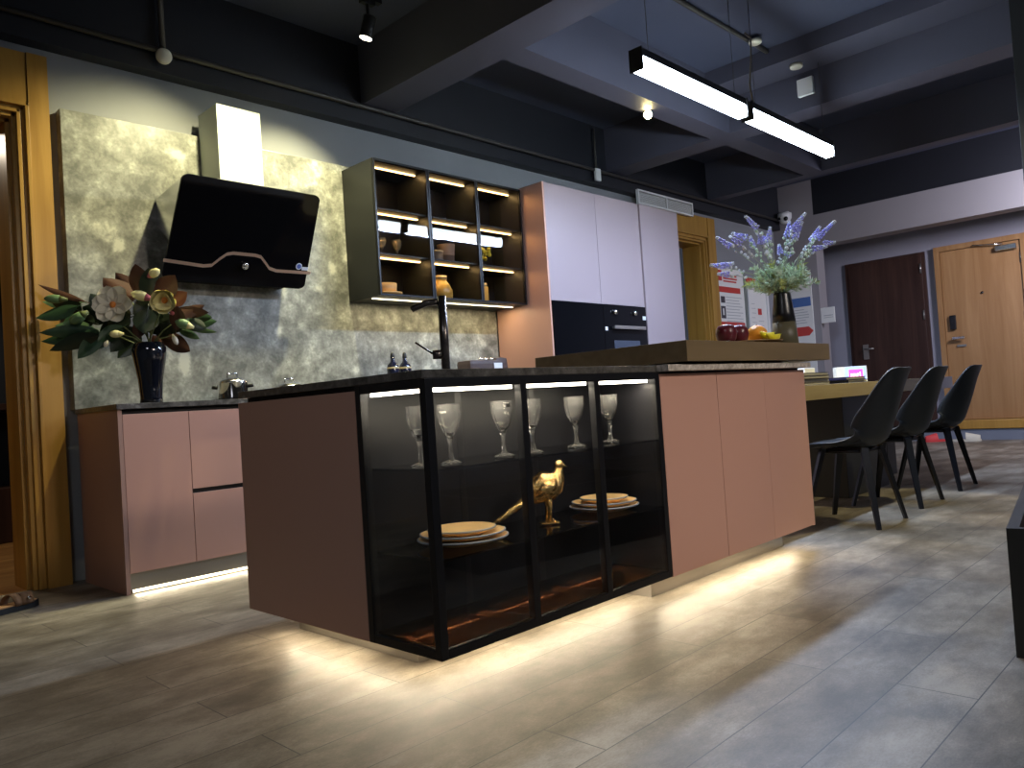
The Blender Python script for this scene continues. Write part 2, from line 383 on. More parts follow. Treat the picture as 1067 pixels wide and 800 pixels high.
# ------------------------------------------------------------------ room shell
XF = 10.95
struct(bx('floor', (-3, XF + .2), (-3, 4.72), (-.1, 0), 'plank_tiles'))
struct(bx('ceiling', (-3, XF + .2), (-3, 4.9), (3.5, 3.6), 'dark_ceiling'))
# back wall with two door openings
DL = (0.25, 1.148, 2.50); DR = (7.40, 8.20, 2.56)
b = MB()
b.box((-3, DL[0]), (4.72, 4.9), (0, 3.5)); b.box((DL[0], DL[1]), (4.72, 4.9), (DL[2], 3.5))
b.box((DL[1], DR[0]), (4.72, 4.9), (0, 3.5)); b.box((DR[0], DR[1]), (4.72, 4.9), (DR[2], 3.5))
b.box((DR[1], XF + .2), (4.72, 4.9), (0, 3.5))
struct(b.build('wall_back', 'wall_paint'))
struct(bx('wall_far', (XF, XF + .2), (-3, 4.72), (0, 3.5), 'lilac_wall'))
struct(bx('wall_right', (-3, XF), (-3.2, -3), (0, 3.5), 'wall_paint'))
struct(bx('wall_near', (-3.2, -3), (-3, 4.9), (0, 3.5), 'wall_paint'))
# rooms behind the two back openings
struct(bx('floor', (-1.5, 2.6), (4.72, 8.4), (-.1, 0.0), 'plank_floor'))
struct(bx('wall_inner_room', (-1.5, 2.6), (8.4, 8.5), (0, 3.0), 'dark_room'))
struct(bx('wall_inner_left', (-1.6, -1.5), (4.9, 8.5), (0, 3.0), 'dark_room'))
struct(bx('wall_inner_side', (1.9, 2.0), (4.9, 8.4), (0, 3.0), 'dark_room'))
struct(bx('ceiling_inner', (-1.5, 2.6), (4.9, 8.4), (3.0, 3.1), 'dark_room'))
struct(bx('wall_passage', (7.0, 9.0), (5.6, 5.7), (0, 3.0), 'golden_oak'))
struct(bx('trim_1', (10.157, 10.40), (4.157, 4.72), (0, 3.5), 'beam_paint'))
struct(bx('trim_2', (10.157, 10.40), (-3, 4.157), (2.62, 3.03), 'beam_paint'))
# ceiling beams
struct(bx('trim_3', (-3, 10.157), (4.62, 4.72), (2.92, 3.5), 'black_beam'))
struct(bx('trim_4', (3.37, 3.67), (-3, 4.62), (3.06, 3.5), 'dark_beam'))
struct(bx('trim_5', (6.31, 6.58), (-3, 4.62), (3.06, 3.5), 'dark_beam'))
struct(bx('trim_6', (8.27, 8.42), (-3, 4.62), (3.06, 3.5), 'dark_beam'))
struct(bx('trim_7', (3.67, 6.31), (3.26, 3.45), (3.06, 3.5), 'dark_beam'))
struct(bx('trim_8', (6.58, 8.27), (3.26, 3.45), (3.06, 3.5), 'dark_beam'))
struct(bx('trim_9', (10.157, 10.4), (-3, 4.157), (3.03, 3.5), 'black_beam'))
struct(bx('trim_10', (5.95, 6.31), (-3, 3.26), (3.36, 3.5), 'dark_beam'))
struct(bx('trim_11', (0.15, 0.55), (-3, 4.62), (3.06, 3.5), 'dark_beam'))
# raised entry step
s = MB().box((10.8, XF), (-3, 4.1), (0, .13)).build('baseboard_step', 'step_grey'); struct(s)
s = bx('baseboard_sill', (10.78, XF), (-3, 3.0), (.137, .245), 'golden_oak', bev=.01); struct(s)
# conduits
b = MB(); b.cyl((-2.8, 4.585, 3.035), (10.1, 4.585, 3.035), .016, n=10)
tag(b.build('wall_conduit', 'conduit_dark'), 'long dark pipe running along the ceiling edge over the cooking wall', 'pipe')
b = MB(); b.cyl((1.93, 4.585, 3.05), (1.93, 1.2, 3.46), .016, n=10)
b = MB(); b.tube([(1.93, 4.58, 3.06), (1.93, 4.58, 3.47), (1.93, 1.4, 3.47)], .018, 10)
tag(b.build('branch_conduit', 'conduit_dark'), 'dark pipe rising from the cream junction disc above the range hood', 'pipe')
b = MB(); b.cyl((4.6, 2.72, 3.48), (6.3, 2.70, 3.48), .018, n=10)
tag(b.build('ceiling_conduit', 'conduit_dark'), 'dark pipe on the ceiling above the hanging tube lights', 'pipe')
b = MB(); b.cyl((6.1, 4.585, 3.06), (6.1, 4.585, 3.45), .010, n=8)
tag(b.build('drop_conduit', 'conduit_dark'), 'short thin dark pipe above the small white box near the tall cabinets', 'pipe')
def disc(name, loc, axis, r, label, m='cream_plastic'):
    b = MB(); b.lathe([(r, 0), (r, .018), (r * .92, .026), (0.001, .026)], loc, 28, axis); return tag(b.build(name, m), label, 'junction box')
disc('junction_disc', (1.93, 4.575, 3.0), (-.2, -1, -.15), .045, 'round cream junction cover on the ceiling pipe above the range hood')
disc('junction_disc', (5.66, 2.66, 3.47), (0, 0, -1), .05, 'round white ceiling cover where the hanging light cable starts')
disc('junction_disc', (6.10, 2.54, 3.357), (0, 0, -1), .05, 'round white ceiling cover just above the square white box')
tag(bx('junction_box', (6.27, 6.309), (2.49, 2.62), (3.16, 3.30), 'white_plastic', bev=.008), 'square white box on the side of the ceiling beam', 'junction box')
tag(bx('junction_box', (6.06, 6.14), (4.56, 4.585), (2.93, 3.05), 'white_plastic', bev=.006), 'small white box under the ceiling edge above the tall cabinets', 'junction box')

# ------------------------------------------------------------------ linear pendant lamps
def pendant(x0, x1, label):
    y = 2.41; z = 2.65
    t = thing('linear_pendant_lamp', label, 'lamp', ((x0 + x1) / 2, y, z - .03), 'hanging tube lights')
    bx('housing', (x0, x1), (y - .035, y + .035), (z + .041, z + .085), 'lamp_black', t, .004)
    MB().prism([(y - .033, z + .040), (y - .042, z - .010), (y - .026, z - .04), (y + .026, z - .04), (y + .042, z - .010), (y + .033, z + .040)], x0 + .012, x1 - .012, 'yz').build('diffuser', 'diffuser_cool', t)
    for xe in (x0 - .004, x1 - .008): bx('end_cap', (xe, xe + .012), (y - .044, y + .044), (z - .042, z + .087), 'lamp_black', t, .002)
    for xc in (x0 + .13, x1 - .09): MB().cyl((xc, y, z + .085), (xc, y, 3.5), .002, n=6).build('suspension_wire', 'conduit_dark', t)
    return t
p1 = pendant(3.64, 4.86, 'glowing white tube light nearer the range hood, first of the hanging pair')
p2 = pendant(4.93, 6.30, 'glowing white tube light at the far end of the hanging pair')
MB().tube([(5.05, 2.41, 2.735), (5.02, 2.41, 2.78), (5.06, 2.44, 2.9), (5.30, 2.53, 3.2), (5.40, 2.57, 3.38), (5.42, 2.62, 3.44), (5.60, 2.66, 3.462)], .006, 8).build('power_cable', 'cable_tan', p2)

# track with spot heads
b = MB(); b.box((.9, 3.08), (3.93, 3.97), (3.43, 3.46)); 
tr = thing('lighting_track', 'black ceiling track bar that carries the spotlights', 'lighting track', (2.0, 3.95, 3.43))
b.build('rail', 'lamp_black', tr)
for xx in (1.2, 2.9): bx('rail_mount', (xx, xx + .05), (3.935, 3.965), (3.46, 3.5), 'lamp_black', tr)
def spothead(loc, aim, label, lens='spot_lens', r=.042):
    t = thing('track_spotlight', label, 'spotlight', loc, 'ceiling spotlights')
    L = Vector(loc); d = (Vector(aim) - L).normalized()
    b = MB(); b.lathe([(r * .9, 0), (r, .008), (r, .13), (r * .96, .135)], L - d * .135, 28, d); b.build('lamp_body', 'lamp_black', t)
    MB().lathe([(r * .9, 0), (r * .9, .004), (.001, .004)], L + d * .001, 28, d).build('lens', lens, t)
    top = Vector((loc[0], loc[1], 3.43)) - Vector((d.x, d.y, 0)) * .08
    MB().cyl(L - d * .08, top, .010, n=10).build('arm', 'lamp_black', t)
    bx('adapter', (top.x - .05, top.x + .05), (top.y - .02, top.y + .02), (3.40, 3.44), 'lamp_black', t, .004)
    return t
spothead((2.965, 3.97, 3.19), (2.8, 4.3, 2.0), 'lit black spotlight at the end of the ceiling track, left of the dark beam')
spothead((2.17, 3.80, 3.15), (1.75, 4.4, 2.1), 'lit black spotlight cut by the top edge of the photo above the range hood')
spothead((5.25, 3.40, 3.03), (3.6, 2.2, 1.9), 'dazzling warm yellow spotlight below the ceiling beam beside the tube lights', 'spot_lens_bright', .036)

spothead((2.9, -2.6, 3.13), (2.8, 1.65, 1.25), 'added ceiling spotlight out of view that faces the island front')  # spot heads from here on dress the added, unseen spots
spothead((5.5, .3, 3.13), (5.1, 1.95, .5), 'added ceiling spotlight out of view over the table chairs')
spothead((2.5, .2, 3.23), (3.4, .9, 0), 'added ceiling spotlight out of view over the right floor')
pl_ = thing('added_panel_lamp', 'square ceiling panel lamp added behind the camera for fill light', 'lamp', (-.9, .2, 3.44))  # fixture made up for the added fill lamp
bx('lamp_frame', (-1.32, -.48), (-.22, .62), (3.44, 3.499), 'white_plastic', pl_, .005); bx('diffuser', (-1.28, -.52), (-.18, .58), (3.435, 3.4395), 'diffuser_soft', pl_)
pl_ = thing('linear_pendant_lamp', 'added tube light hanging out of view right of the camera', 'lamp', (3.4, -1.6, 2.76))  # fixture made up for the added tube lamp
bx('housing', (2.15, 4.65), (-1.64, -1.56), (2.79, 2.85), 'lamp_black', pl_); bx('diffuser', (2.17, 4.63), (-1.63, -1.57), (2.76, 2.789), 'diffuser_soft', pl_)
for xx in (2.4, 4.4): MB().cyl((xx, -1.6, 2.85), (xx, -1.6, 3.5), .002, n=6).build('suspension_wire', 'conduit_dark', pl_)

# ------------------------------------------------------------------ wall cladding, air grille, posters
tag(bx('stone_panel', (1.375, 4.64), (4.64, 4.719), (.932, 2.585), 'wall_stone', bev=.003), 'grey veined stone wall cladding behind the range hood', 'wall panel')
t = thing('air_grille', 'slatted pale air vent grille above the tall cabinets', 'vent', (7.34, 4.62, 2.81))
for q in (((6.80, 7.88), (4.59, 4.62), (2.945, 2.965)), ((6.80, 7.88), (4.59, 4.62), (2.81, 2.83)), ((6.80, 6.82), (4.59, 4.62), (2.83, 2.945)), ((7.86, 7.88), (4.59, 4.62), (2.83, 2.945)), ((7.335, 7.35), (4.59, 4.62), (2.83, 2.945))):
    pass
b = MB()
for q in (((6.80, 7.88), (4.59, 4.62), (2.945, 2.965)), ((6.80, 7.88), (4.59, 4.62), (2.81, 2.83)), ((6.80, 6.82), (4.59, 4.62), (2.83, 2.945)), ((7.86, 7.88), (4.59, 4.62), (2.83, 2.945)), ((7.335, 7.35), (4.59, 4.62), (2.83, 2.945))): b.box(*q)
b.build('grille_frame', 'white_plastic', t)
b = MB()
for k in range(6): b.obox((7.34, 4.606, 2.842 + k * .018), (1, 0, 0), (0, 1, -.6), (0, .6, 1), (.52, .008, .0015))
b.build('slats', 'white_plastic', t); bx('duct_back', (6.82, 7.86), (4.615, 4.6195), (2.83, 2.945), 'black_gap', t)

def casing(name, x0, x1, zt, w, wt):
    """panelled timber casing around an opening in the back wall; one door frame"""
    mw = .078
    f = struct(MB().box((x1 + mw, x1 + mw + w), (4.645, 4.72), (0, zt + wt)).box((x0 - mw - w, x0 - mw), (4.645, 4.72), (0, zt + wt)).build(name, 'golden_oak'))
    MB().box((x0 - mw, x1 + mw - .004), (4.652, 4.72), (zt + mw, zt + wt - .002)).build('header_board', 'golden_oak', f)
    b = MB()
    for d0, d1, yf in ((0, .022, 4.675), (.022, .040, 4.655), (.040, .060, 4.668), (.060, .078, 4.640)):
        b.box((x1 + d0, x1 + d1), (yf, 4.72), (0, zt + d1), .003)
        b.box((x0 - d1, x0 - d0), (yf, 4.72), (0, zt + d1), .003)
        b.box((x0 - d1, x1 + d1), (yf, 4.72), (zt + d0, zt + d1), .003)
    b.build('moulding', 'golden_oak', f)
    b = MB(); b.box((x1 - .02, x1), (4.72, 4.95), (0, zt)); b.box((x0, x0 + .02), (4.72, 4.95), (0, zt)); b.box((x0, x1), (4.72, 4.95), (zt - .02, zt))
    b.build('reveal', 'golden_oak', f)
    return f
casing('door_1', DL[0], DL[1], DL[2], .098, .355)
casing('door_2', DR[0], DR[1], DR[2], .16, .30)
# things seen inside the left room
t = thing('glass_cabinet', 'dark glazed cabinet with brown shelf inside the left doorway', 'cabinet', (1.2, 7.2, 0))
bx('base', (.3, 1.89), (7.0, 7.5), (.0, .42), 'dark_walnut', t, .01); bx('back', (.3, 1.89), (7.46, 7.5), (.42, 2.2), 'dark_room', t)
bx('shelf', (.3, 1.89), (7.0, 7.46), (1.02, 1.07), 'dark_walnut', t, .005); bx('top', (.3, 1.89), (7.0, 7.5), (2.2, 2.26), 'dark_walnut', t, .005)
for xx in (.3, 1.85): bx('post', (xx, xx + .04), (7.0, 7.04), (.42, 2.2), 'dark_walnut', t)

def text_lines(b, x0, x1, z1, n, dz, th, y, ragged=.3):
    for k in range(n):
        e = x1 - random.random() * ragged * (x1 - x0)
        b.box((x0, e), (y - .001, y), (z1 - k * dz - th, z1 - k * dz))
# poster 1 (back wall)
t = thing('information_poster', 'white safety poster with two red banners, beside the golden door frame', 'poster', (8.82, 4.70, 1.2))
bx('board', (8.48, 9.14), (4.69, 4.715), (1.2, 2.30), 'paper_white', t, .004); bx('side_strip', (9.14, 9.19), (4.68, 4.715), (1.2, 2.31), 'frame_grey', t); bx('side_strip', (8.44, 8.48), (4.68, 4.715), (1.2, 2.31), 'frame_grey', t)
b = MB(); y = 4.689
bx('red_banner', (8.50, 9.04), (y - .002, y), (2.00, 2.07), 'poster_red', t); bx('red_banner', (8.50, 9.10), (y - .002, y), (1.58, 1.64), 'poster_red', t); bx('red_emblem', (8.51, 8.60), (y - .002, y), (2.14, 2.27), 'poster_red', t)
b = MB(); text_lines(b, 8.63, 8.98, 2.22, 3, .035, .02, y, .1); b.build('red_heading', 'poster_red', t)
b = MB(); text_lines(b, 8.66, 9.08, 1.95, 9, .037, .008, y, .4); b.build('text_block', 'poster_grey', t); b = MB(); text_lines(b, 8.55, 9.08, 1.48, 5, .045, .008, y, .4); b.build('text_block', 'poster_grey', t)
for q in (((8.54, 8.64), (1.87, 1.95)), ((8.53, 8.64), (1.68, 1.83)), ((8.53, 8.62), (1.50, 1.53))): bx('photo_block', q[0], (y - .002, y), q[1], 'poster_dark', t)
bx('photo_figure', (8.57, 8.60), (y - .004, y - .0021), (1.72, 1.80), 'paper_white', t)
# poster 2 behind glass
t = thing('framed_certificate', 'pale framed sheet with small red mark between the two large posters', 'poster', (9.5, 4.70, 1.2))
bx('board', (9.25, 9.74), (4.70, 4.715), (1.2, 2.08), 'paper_white', t); b = MB(); b.box((9.22, 9.25), (4.68, 4.715), (1.2, 2.11)); b.box((9.74, 9.79), (4.68, 4.715), (1.2, 2.11)); b.box((9.25, 9.74), (4.68, 4.715), (2.08, 2.11)); b.build('picture_frame', 'white_plastic', t)
b = MB(); b.box((9.50, 9.60), (4.697, 4.699), (1.76, 1.84)); text_lines(b, 9.28, 9.46, 2.27, 0, .04, .01, 4.699); b.build('red_mark', 'poster_red', t)
b = MB(); text_lines(b, 9.33, 9.46, 1.9, 8, .06, .006, 4.699); b.build('text_block', 'poster_grey', t); b = MB(); text_lines(b, 9.5, 9.66, 1.68, 6, .06, .006, 4.699); b.build('text_block', 'poster_grey', t)
tag(bx('small_plaque', (9.25, 9.5), (4.70, 4.715), (2.17, 2.23), 'poster_red', bev=.003), 'little dark red plaque on the wall above the pale framed sheet', 'sign')
# poster 3 on the column
t = thing('column_poster', 'white poster with blue banner and red arrow banner on the column', 'poster', (10.13, 4.4, .9))
X = 10.14
bx('board', (X, 10.155), (4.25, 4.62), (.9, 2.30), 'paper_white', t, .003)
b = MB(); b.box((X - .002, X), (4.27, 4.60), (1.85, 1.97)); b.build('blue_banner', 'poster_blue', t)
b = MB(); b.prism([(4.60, 1.46), (4.60, 1.58), (4.32, 1.58), (4.26, 1.52), (4.32, 1.46)], X - .002, X, 'yz'); b.build('red_banner', 'poster_red', t); bx('red_heading', (X - .002, X), (4.30, 4.42), (1.28, 1.31), 'poster_red', t)
b = MB()
for k in range(6): b.box((X - .001, X), (4.30 + .1 * random.random(), 4.56), (1.63 + k * .035, 1.638 + k * .035))
b.build('text_block', 'poster_grey', t); b = MB()
for k in range(4): b.box((X - .001, X), (4.30 + .1 * random.random(), 4.56), (1.17 + k * .03, 1.176 + k * .03))
b.build('text_block', 'poster_grey', t)
t = thing('hanging_sign', 'small white rectangular plate hanging past the column edge', 'sign', (10.0, 4.0, 1.58))
bx('plate', (10.16, 10.18), (3.98, 4.156), (1.60, 1.80), 'paper_white', t, .003); b = MB(); b.box((10.158, 10.16), (4.0, 4.12), (1.69, 1.70)); b.box((10.158, 10.16), (4.0, 4.12), (1.665, 1.672)); b.build('text_block', 'poster_grey', t)
t = thing('security_camera', 'round pale security camera under the dark ceiling edge above the lavender', 'security camera', (10.11, 4.54, 3.02))
MB().lathe([(.001, -.09), (.05, -.075), (.085, -.02), (.09, .02), (.09, .05), (.001, .05)], (10.06, 4.5, 3.06), 24).build('dome', 'white_plastic', t)
MB().ball((10.0, 4.46, 3.03), .03, 8).build('lens', 'lock_black', t); MB().ball((9.985, 4.54, 3.04), .02, 8).build('lens', 'lock_black', t)
MB().cyl((10.06, 4.5, 3.10), (10.157, 4.5, 3.13), .03).build('bracket', 'white_plastic', t)

# ------------------------------------------------------------------ doors of the far wall
d = struct(bx('door_3', (10.905, 10.948), (3.12, 4.05), (.02, 2.38), 'dark_walnut', bev=.004))
b = MB(); b.box((10.89, 10.905), (3.85, 3.92), (1.10, 1.30)); b.cyl((10.89, 3.88, 1.24), (10.85, 3.88, 1.24), .012); b.cyl((10.855, 3.89, 1.24), (10.855, 3.77, 1.235), .010); b.build('door_handle', 'steel', d)
for z in (.6, 1.55, 2.15): MB().cyl((10.90, 3.135, z), (10.90, 3.135, z + .12), .010, n=10).build('hinge', 'steel', d)
b = MB(); b.box((10.915, 10.949), (4.05, 4.09), (.0, 2.42)); b.box((10.915, 10.949), (3.08, 3.12), (.14, 2.42)); b.box((10.915, 10.949), (3.12, 4.05), (2.38, 2.42)); b.build('door_frame', 'dark_walnut', d)
d = struct(bx('door_4', (10.905, 10.948), (2.03, 2.90), (.25, 2.37), 'door_oak', bev=.003))
b = MB(); b.box((10.88, 10.949), (2.905, 2.965), (.14, 2.44)); b.box((10.88, 10.949), (1.965, 2.025), (.14, 2.44)); b.box((10.88, 10.949), (2.025, 2.905), (2.375, 2.44)); b.build('door_frame', 'door_oak', d)
t2 = bx('lock_plate', (10.87, 10.905), (2.77, 2.84), (1.38, 1.56), 'lock_black', d, .008)
b = MB(); b.cyl((10.905, 2.80, 1.27), (10.85, 2.80, 1.27), .02); b.box((10.84, 10.856), (2.68, 2.82), (1.255, 1.285), .004); b.build('door_handle', 'bright_steel', d)
bx('latch_plate', (10.89, 10.905), (2.68, 2.78), (1.16, 1.185), 'steel', d)
MB().cyl((10.905, 2.46, 1.80), (10.89, 2.46, 1.80), .014).build('peephole', 'gunmetal', d)
b = MB(); b.box((10.84, 10.905), (2.06, 2.28), (2.27, 2.33), .006); b.cyl((10.86, 2.20, 2.345), (10.86, 2.52, 2.385), .008, n=8); b.build('door_closer', 'bright_steel', d)
for z in (.55, 1.4, 2.1): MB().cyl((10.90, 2.035, z), (10.90, 2.035, z + .12), .010, n=10).build('hinge', 'steel', d)
def slipper(loc, rot, L, m, label, grp=None):
    t = thing('slipper', label, 'slipper', loc); c, s_ = math.cos(rot), math.sin(rot)
    def w(x, y, z): return (loc[0] + c * x - s_ * y, loc[1] + s_ * x + c * y, loc[2] + z)
    n = 20; prof = [(L * .5 * math.cos(a), (L * .17 + L * .03 * math.cos(a)) * math.sin(a)) for a in [2 * PI * i / n for i in range(n)]]
    b = MB(); b.add([w(x, y, 0) for x, y in prof] + [w(x, y, .025) for x, y in prof], [tuple(range(n))[::-1], tuple(range(n, 2 * n))] + [(i, (i + 1) % n, (i + 1) % n + n, i + n) for i in range(n)]); b.build('sole', m, t)
    b = MB(); vs = []; K = 9
    for i in range(6):
        x = L * (.02 + .09 * i); hw = (L * .18) * math.sqrt(max(.05, 1 - (x / (L * .5)) ** 2)); h = .085 * (1 - .08 * i)
        for k in range(K): a = PI * k / (K - 1); vs.append(w(x, hw * math.cos(a), .022 + h * math.sin(a)))
    b.add(vs, [(i * K + k, i * K + k + 1, (i + 1) * K + k + 1, (i + 1) * K + k) for i in range(5) for k in range(K - 1)], True); b.build('upper', m, t)
slipper((10.62, 3.02, 0), 2.3, .30, 'slipper_red', 'red slipper on the floor by the entry step, behind the far black chair')
slipper((10.60, 2.70, 0), -1.35, .34, 'slipper_cream', 'fluffy cream slipper on the floor against the grey entry step')

# ------------------------------------------------------------------ wall run: base cabinet
t = thing('base_cabinet', 'low pink kitchen cabinet run under the range hood', 'cabinet', (1.4, 4.34, 0))
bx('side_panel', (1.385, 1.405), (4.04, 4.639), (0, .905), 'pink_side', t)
bx('carcass', (1.406, 4.645), (4.07, 4.63), (.10, .88), 'black_gap', t)
bx('plinth', (1.406, 4.645), (4.05, 4.07), (.02, .0995), 'steel', t)
bx('handle_recess', (1.406, 4.645), (4.06, 4.6), (.88, .904), 'black_gap', t)
def door(x0, x1, z0, z1, name, m='pink_lacquer', y=4.04): return bx(name, (x0, x1), (y, y + .02), (z0, z1), m, t, .0015)
door(1.407, 1.732, .10, .88, 'door'); door(1.735, 2.30, .475, .88, 'drawer'); door(1.735, 2.30, .10, .452, 'drawer')
bx('grip_channel', (1.735, 2.30), (4.055, 4.07), (.452, .475), 'black_gap', t)
for k in range(4): x0 = 2.303 + k * .585; door(x0, x0 + .582, .10, .88, 'door')
bx('led_strip', (1.42, 4.6), (4.05, 4.062), (.006, .018), 'led_under', t)
tag(bx('worktop', (1.375, 4.645), (4.02, 4.64), (.905, .932), 'counter_stone', bev=.002), 'dark stone worktop along the cooking wall', 'worktop')

# range hood
t = thing('range_hood', 'slanted black glass range hood with white chimney', 'range hood', (2.29, 4.64, 1.65))
b = MB(); b.prism([(2.15, 2.19), (2.15, 2.712), (2.43, 2.712), (2.43, 2.19)], 4.39, 4.638); b.build('chimney', 'white_paint', t)
MB().prism([(4.638, 2.147), (4.245, 2.19), (4.245, 2.185), (4.432, 1.845), (4.638, 1.99)], 1.862, 2.712, 'yz').build('steel_body', 'bright_steel', t)
MB().prism([(4.638, 1.988), (4.434, 1.842), (4.49, 1.745), (4.535, 1.665), (4.638, 1.665)], 1.95, 2.64, 'yz').build('filter_box', 'black_gap', t)
# panel in its own plane: u = X, v = along the slope
pv = Vector((0, .30, -.545)).normalized(); pn = Vector((0, -.545, -.30)).normalized(); P0 = Vector((0, 4.22, 2.2)); LV = .622
def pp(u, v, w): return P0 + Vector((u, 0, 0)) + pv * v + pn * w
def rrect(u0, u1, v0, v1, r, n=7):
    o = []
    for cx, cy, a0 in ((u1 - r, v1 - r, 0), (u0 + r, v1 - r, PI / 2), (u0 + r, v0 + r, PI), (u1 - r, v0 + r, 1.5 * PI)):
        for i in range(n): a = a0 + PI / 2 * i / (n - 1); o.append((cx + r * math.cos(a), cy + r * math.sin(a)))
    return o
def flat(b, poly, w0, w1):
    n = len(poly); b.add([pp(u, v, w0) for u, v in poly] + [pp(u, v, w1) for u, v in poly], [tuple(range(n))[::-1], tuple(range(n, 2 * n))] + [(i, (i + 1) % n, (i + 1) % n + n, i + n) for i in range(n)])
gp = []
for u, v in rrect(0, 1, 0, 1, .055):
    k = v; gp.append((1.848 - .024 * k + u * (.872 + .048 * k), v * LV))
b = MB(); flat(b, gp, -.004, .008); b.build('glass_panel', 'black_glass', t)
line = [(1.815, .505), (2.05, .520), (2.10, .512), (2.14, .470), (2.18, .435), (2.22, .425), (2.36, .425), (2.40, .432), (2.435, .465), (2.47, .500), (2.52, .512), (2.765, .508)]
b = MB(); n = len(line)
vs = [pp(u, v - .010, .0095) for u, v in line] + [pp(u, v + .010, .0095) for u, v in line] + [pp(u, v - .010, .0075) for u, v in line] + [pp(u, v + .010, .0075) for u, v in line]
b.add(vs, [(i, i + 1, n + i + 1, n + i) for i in range(n - 1)] + [(i, i + 1, 2 * n + i + 1, 2 * n + i) for i in range(n - 1)] + [(n + i, n + i + 1, 3 * n + i + 1, 3 * n + i) for i in range(n - 1)])
b.build('copper_trim', 'copper_line', t)
kb = MB(); kb.lathe([(.022, 0), (.022, .02), (.018, .026), (.001, .026)], pp(2.30, .495, .008), 24, pn); kb.build('control_knob', 'chrome', t)
b = MB(); cc = pp(2.672, .470, .0105)
ring = [(2.672 + .022 * math.cos(2 * PI * i / 20), .470 + .022 * math.sin(2 * PI * i / 20)) for i in range(20)]
flat(b, ring, .008, .0095); b.build('emblem_ring', 'logo_white', t)
b = MB(); flat(b, [(2.672 + (u - 2.672) * .7, .470 + (v - .470) * .7) for u, v in ring], .0095, .0105); b.build('emblem_center', 'logo_blue', t)
b = MB(); flat(b, [(2.695, .472), (2.74, .470), (2.74, .492), (2.695, .494)], .008, .0095); b.build('emblem_letters', 'logo_white', t)

# pots on the hob
tag(bx('hob', (1.95, 2.72), (4.12, 4.55), (.932, .940), 'black_glass', bev=.003), 'black glass cooktop on the dark worktop under the hood', 'hob')
def pot(cx, cy, r, h, label):
    t = thing('cooking_pot', label, 'pot', (cx, cy, .940))
    z = .941; MB().lathe([(r * .94, 0), (r, .01), (r, h), (r * 1.03, h + .004), (r * .97, h + .004), (r * .95, .01), (.001, .008)], (cx, cy, z), 36).build('pot_body', 'chrome', t)
    MB().lathe([(r * 1.02, h + .004), (r * 1.0, h + .010), (r * .6, h + .028), (.001, h + .036)], (cx, cy, z), 36).build('lid', 'jar_lid' if r > 1 else 'bright_steel', t)
    MB().tube([(cx - .03, cy, z + h + .03), (cx - .03, cy, z + h + .055), (cx + .03, cy, z + h + .055), (cx + .03, cy, z + h + .03)], .006, 8).build('lid_handle', 'chrome', t)
    for sg in (-1, 1):
        dx, dy = .70 * sg, -.71 * sg
        MB().tube([(cx + dx * r * .98, cy + dy * r * .98, z + h * .75), (cx + dx * (r + .035), cy + dy * (r + .035), z + h * .8)], .010, 8).build('handle', 'lamp_black', t)
pot(2.13, 4.34, .085, .095, 'shiny steel lidded pot beside the flower vase on the cooktop')
pot(2.52, 4.38, .095, .06, 'low steel lidded pot just above the island worktop edge, right of the taller pot')

# tall cabinets
t = thing('tall_cabinet', 'tall lavender-pink cabinet with two upper doors above the black oven', 'cabinet', (5.3, 4.34, 0))
bx('side_panel', (4.65, 4.668), (4.04, 4.638), (0, 2.56), 'pink_lacquer', t)
bx('carcass', (4.669, 5.955), (4.062, 4.63), (0.1, 2.555), 'black_gap', t)
bx('door', (4.67, 5.318), (4.04, 4.06), (1.612, 2.558), 'lavender_lacquer', t, .0015)
bx('door', (5.322, 5.958), (4.04, 4.06), (1.612, 2.558), 'lavender_lacquer', t, .0015)
bx('lower_door', (4.67, 5.318), (4.04, 4.06), (.1, 1.0), 'lavender_lacquer', t, .0015); bx('lower_door', (5.322, 5.958), (4.04, 4.06), (.1, 1.0), 'lavender_lacquer', t, .0015)
bx('plinth', (4.67, 5.955), (4.09, 4.11), (0, .1), 'steel', t)
tag(bx('black_glass_oven', (4.672, 5.318), (4.03, 4.061), (1.002, 1.608), 'black_glass', bev=.003), 'plain black glass appliance front left of the oven with knobs', 'oven')
t = thing('wall_oven', 'black built-in oven with two chrome knobs and a long handle', 'oven', (5.64, 4.04, 1.0))
bx('front', (5.322, 5.958), (4.03, 4.061), (1.002, 1.608), 'black_glass', t, .003)
bx('window', (5.45, 5.83), (4.027, 4.030), (1.10, 1.30), 'oven_glass', t)
bx('handle', (5.42, 5.88), (3.985, 4.0), (1.395, 1.425), 'steel', t, .004)
for xx in (5.44, 5.84): bx('handle_mount', (xx, xx + .015), (4.0, 4.03), (1.40, 1.42), 'steel', t)
for xx in (5.475, 5.77): MB().cyl((xx, 4.03, 1.545), (xx, 4.0, 1.545), .024, .02).build('knob', 'chrome', t)
bx('sticker', (5.335, 5.37), (4.028, 4.0299), (1.385, 1.415), 'white_plastic', t); bx('sticker', (5.90, 5.95), (4.028, 4.0299), (1.49, 1.525), 'white_plastic', t)
t = thing('tall_pantry_cabinet', 'tall single-door lavender-pink cabinet beside the golden door frame', 'cabinet', (6.28, 4.34, 0))
bx('door', (5.972, 6.60), (4.03, 4.05), (.1, 2.56), 'lavender_lacquer', t, .0015); bx('carcass', (5.962, 6.60), (4.051, 4.61), (.1, 2.56), 'pink_side', t); bx('plinth', (5.97, 6.59), (4.09, 4.11), (0, .1), 'steel', t)

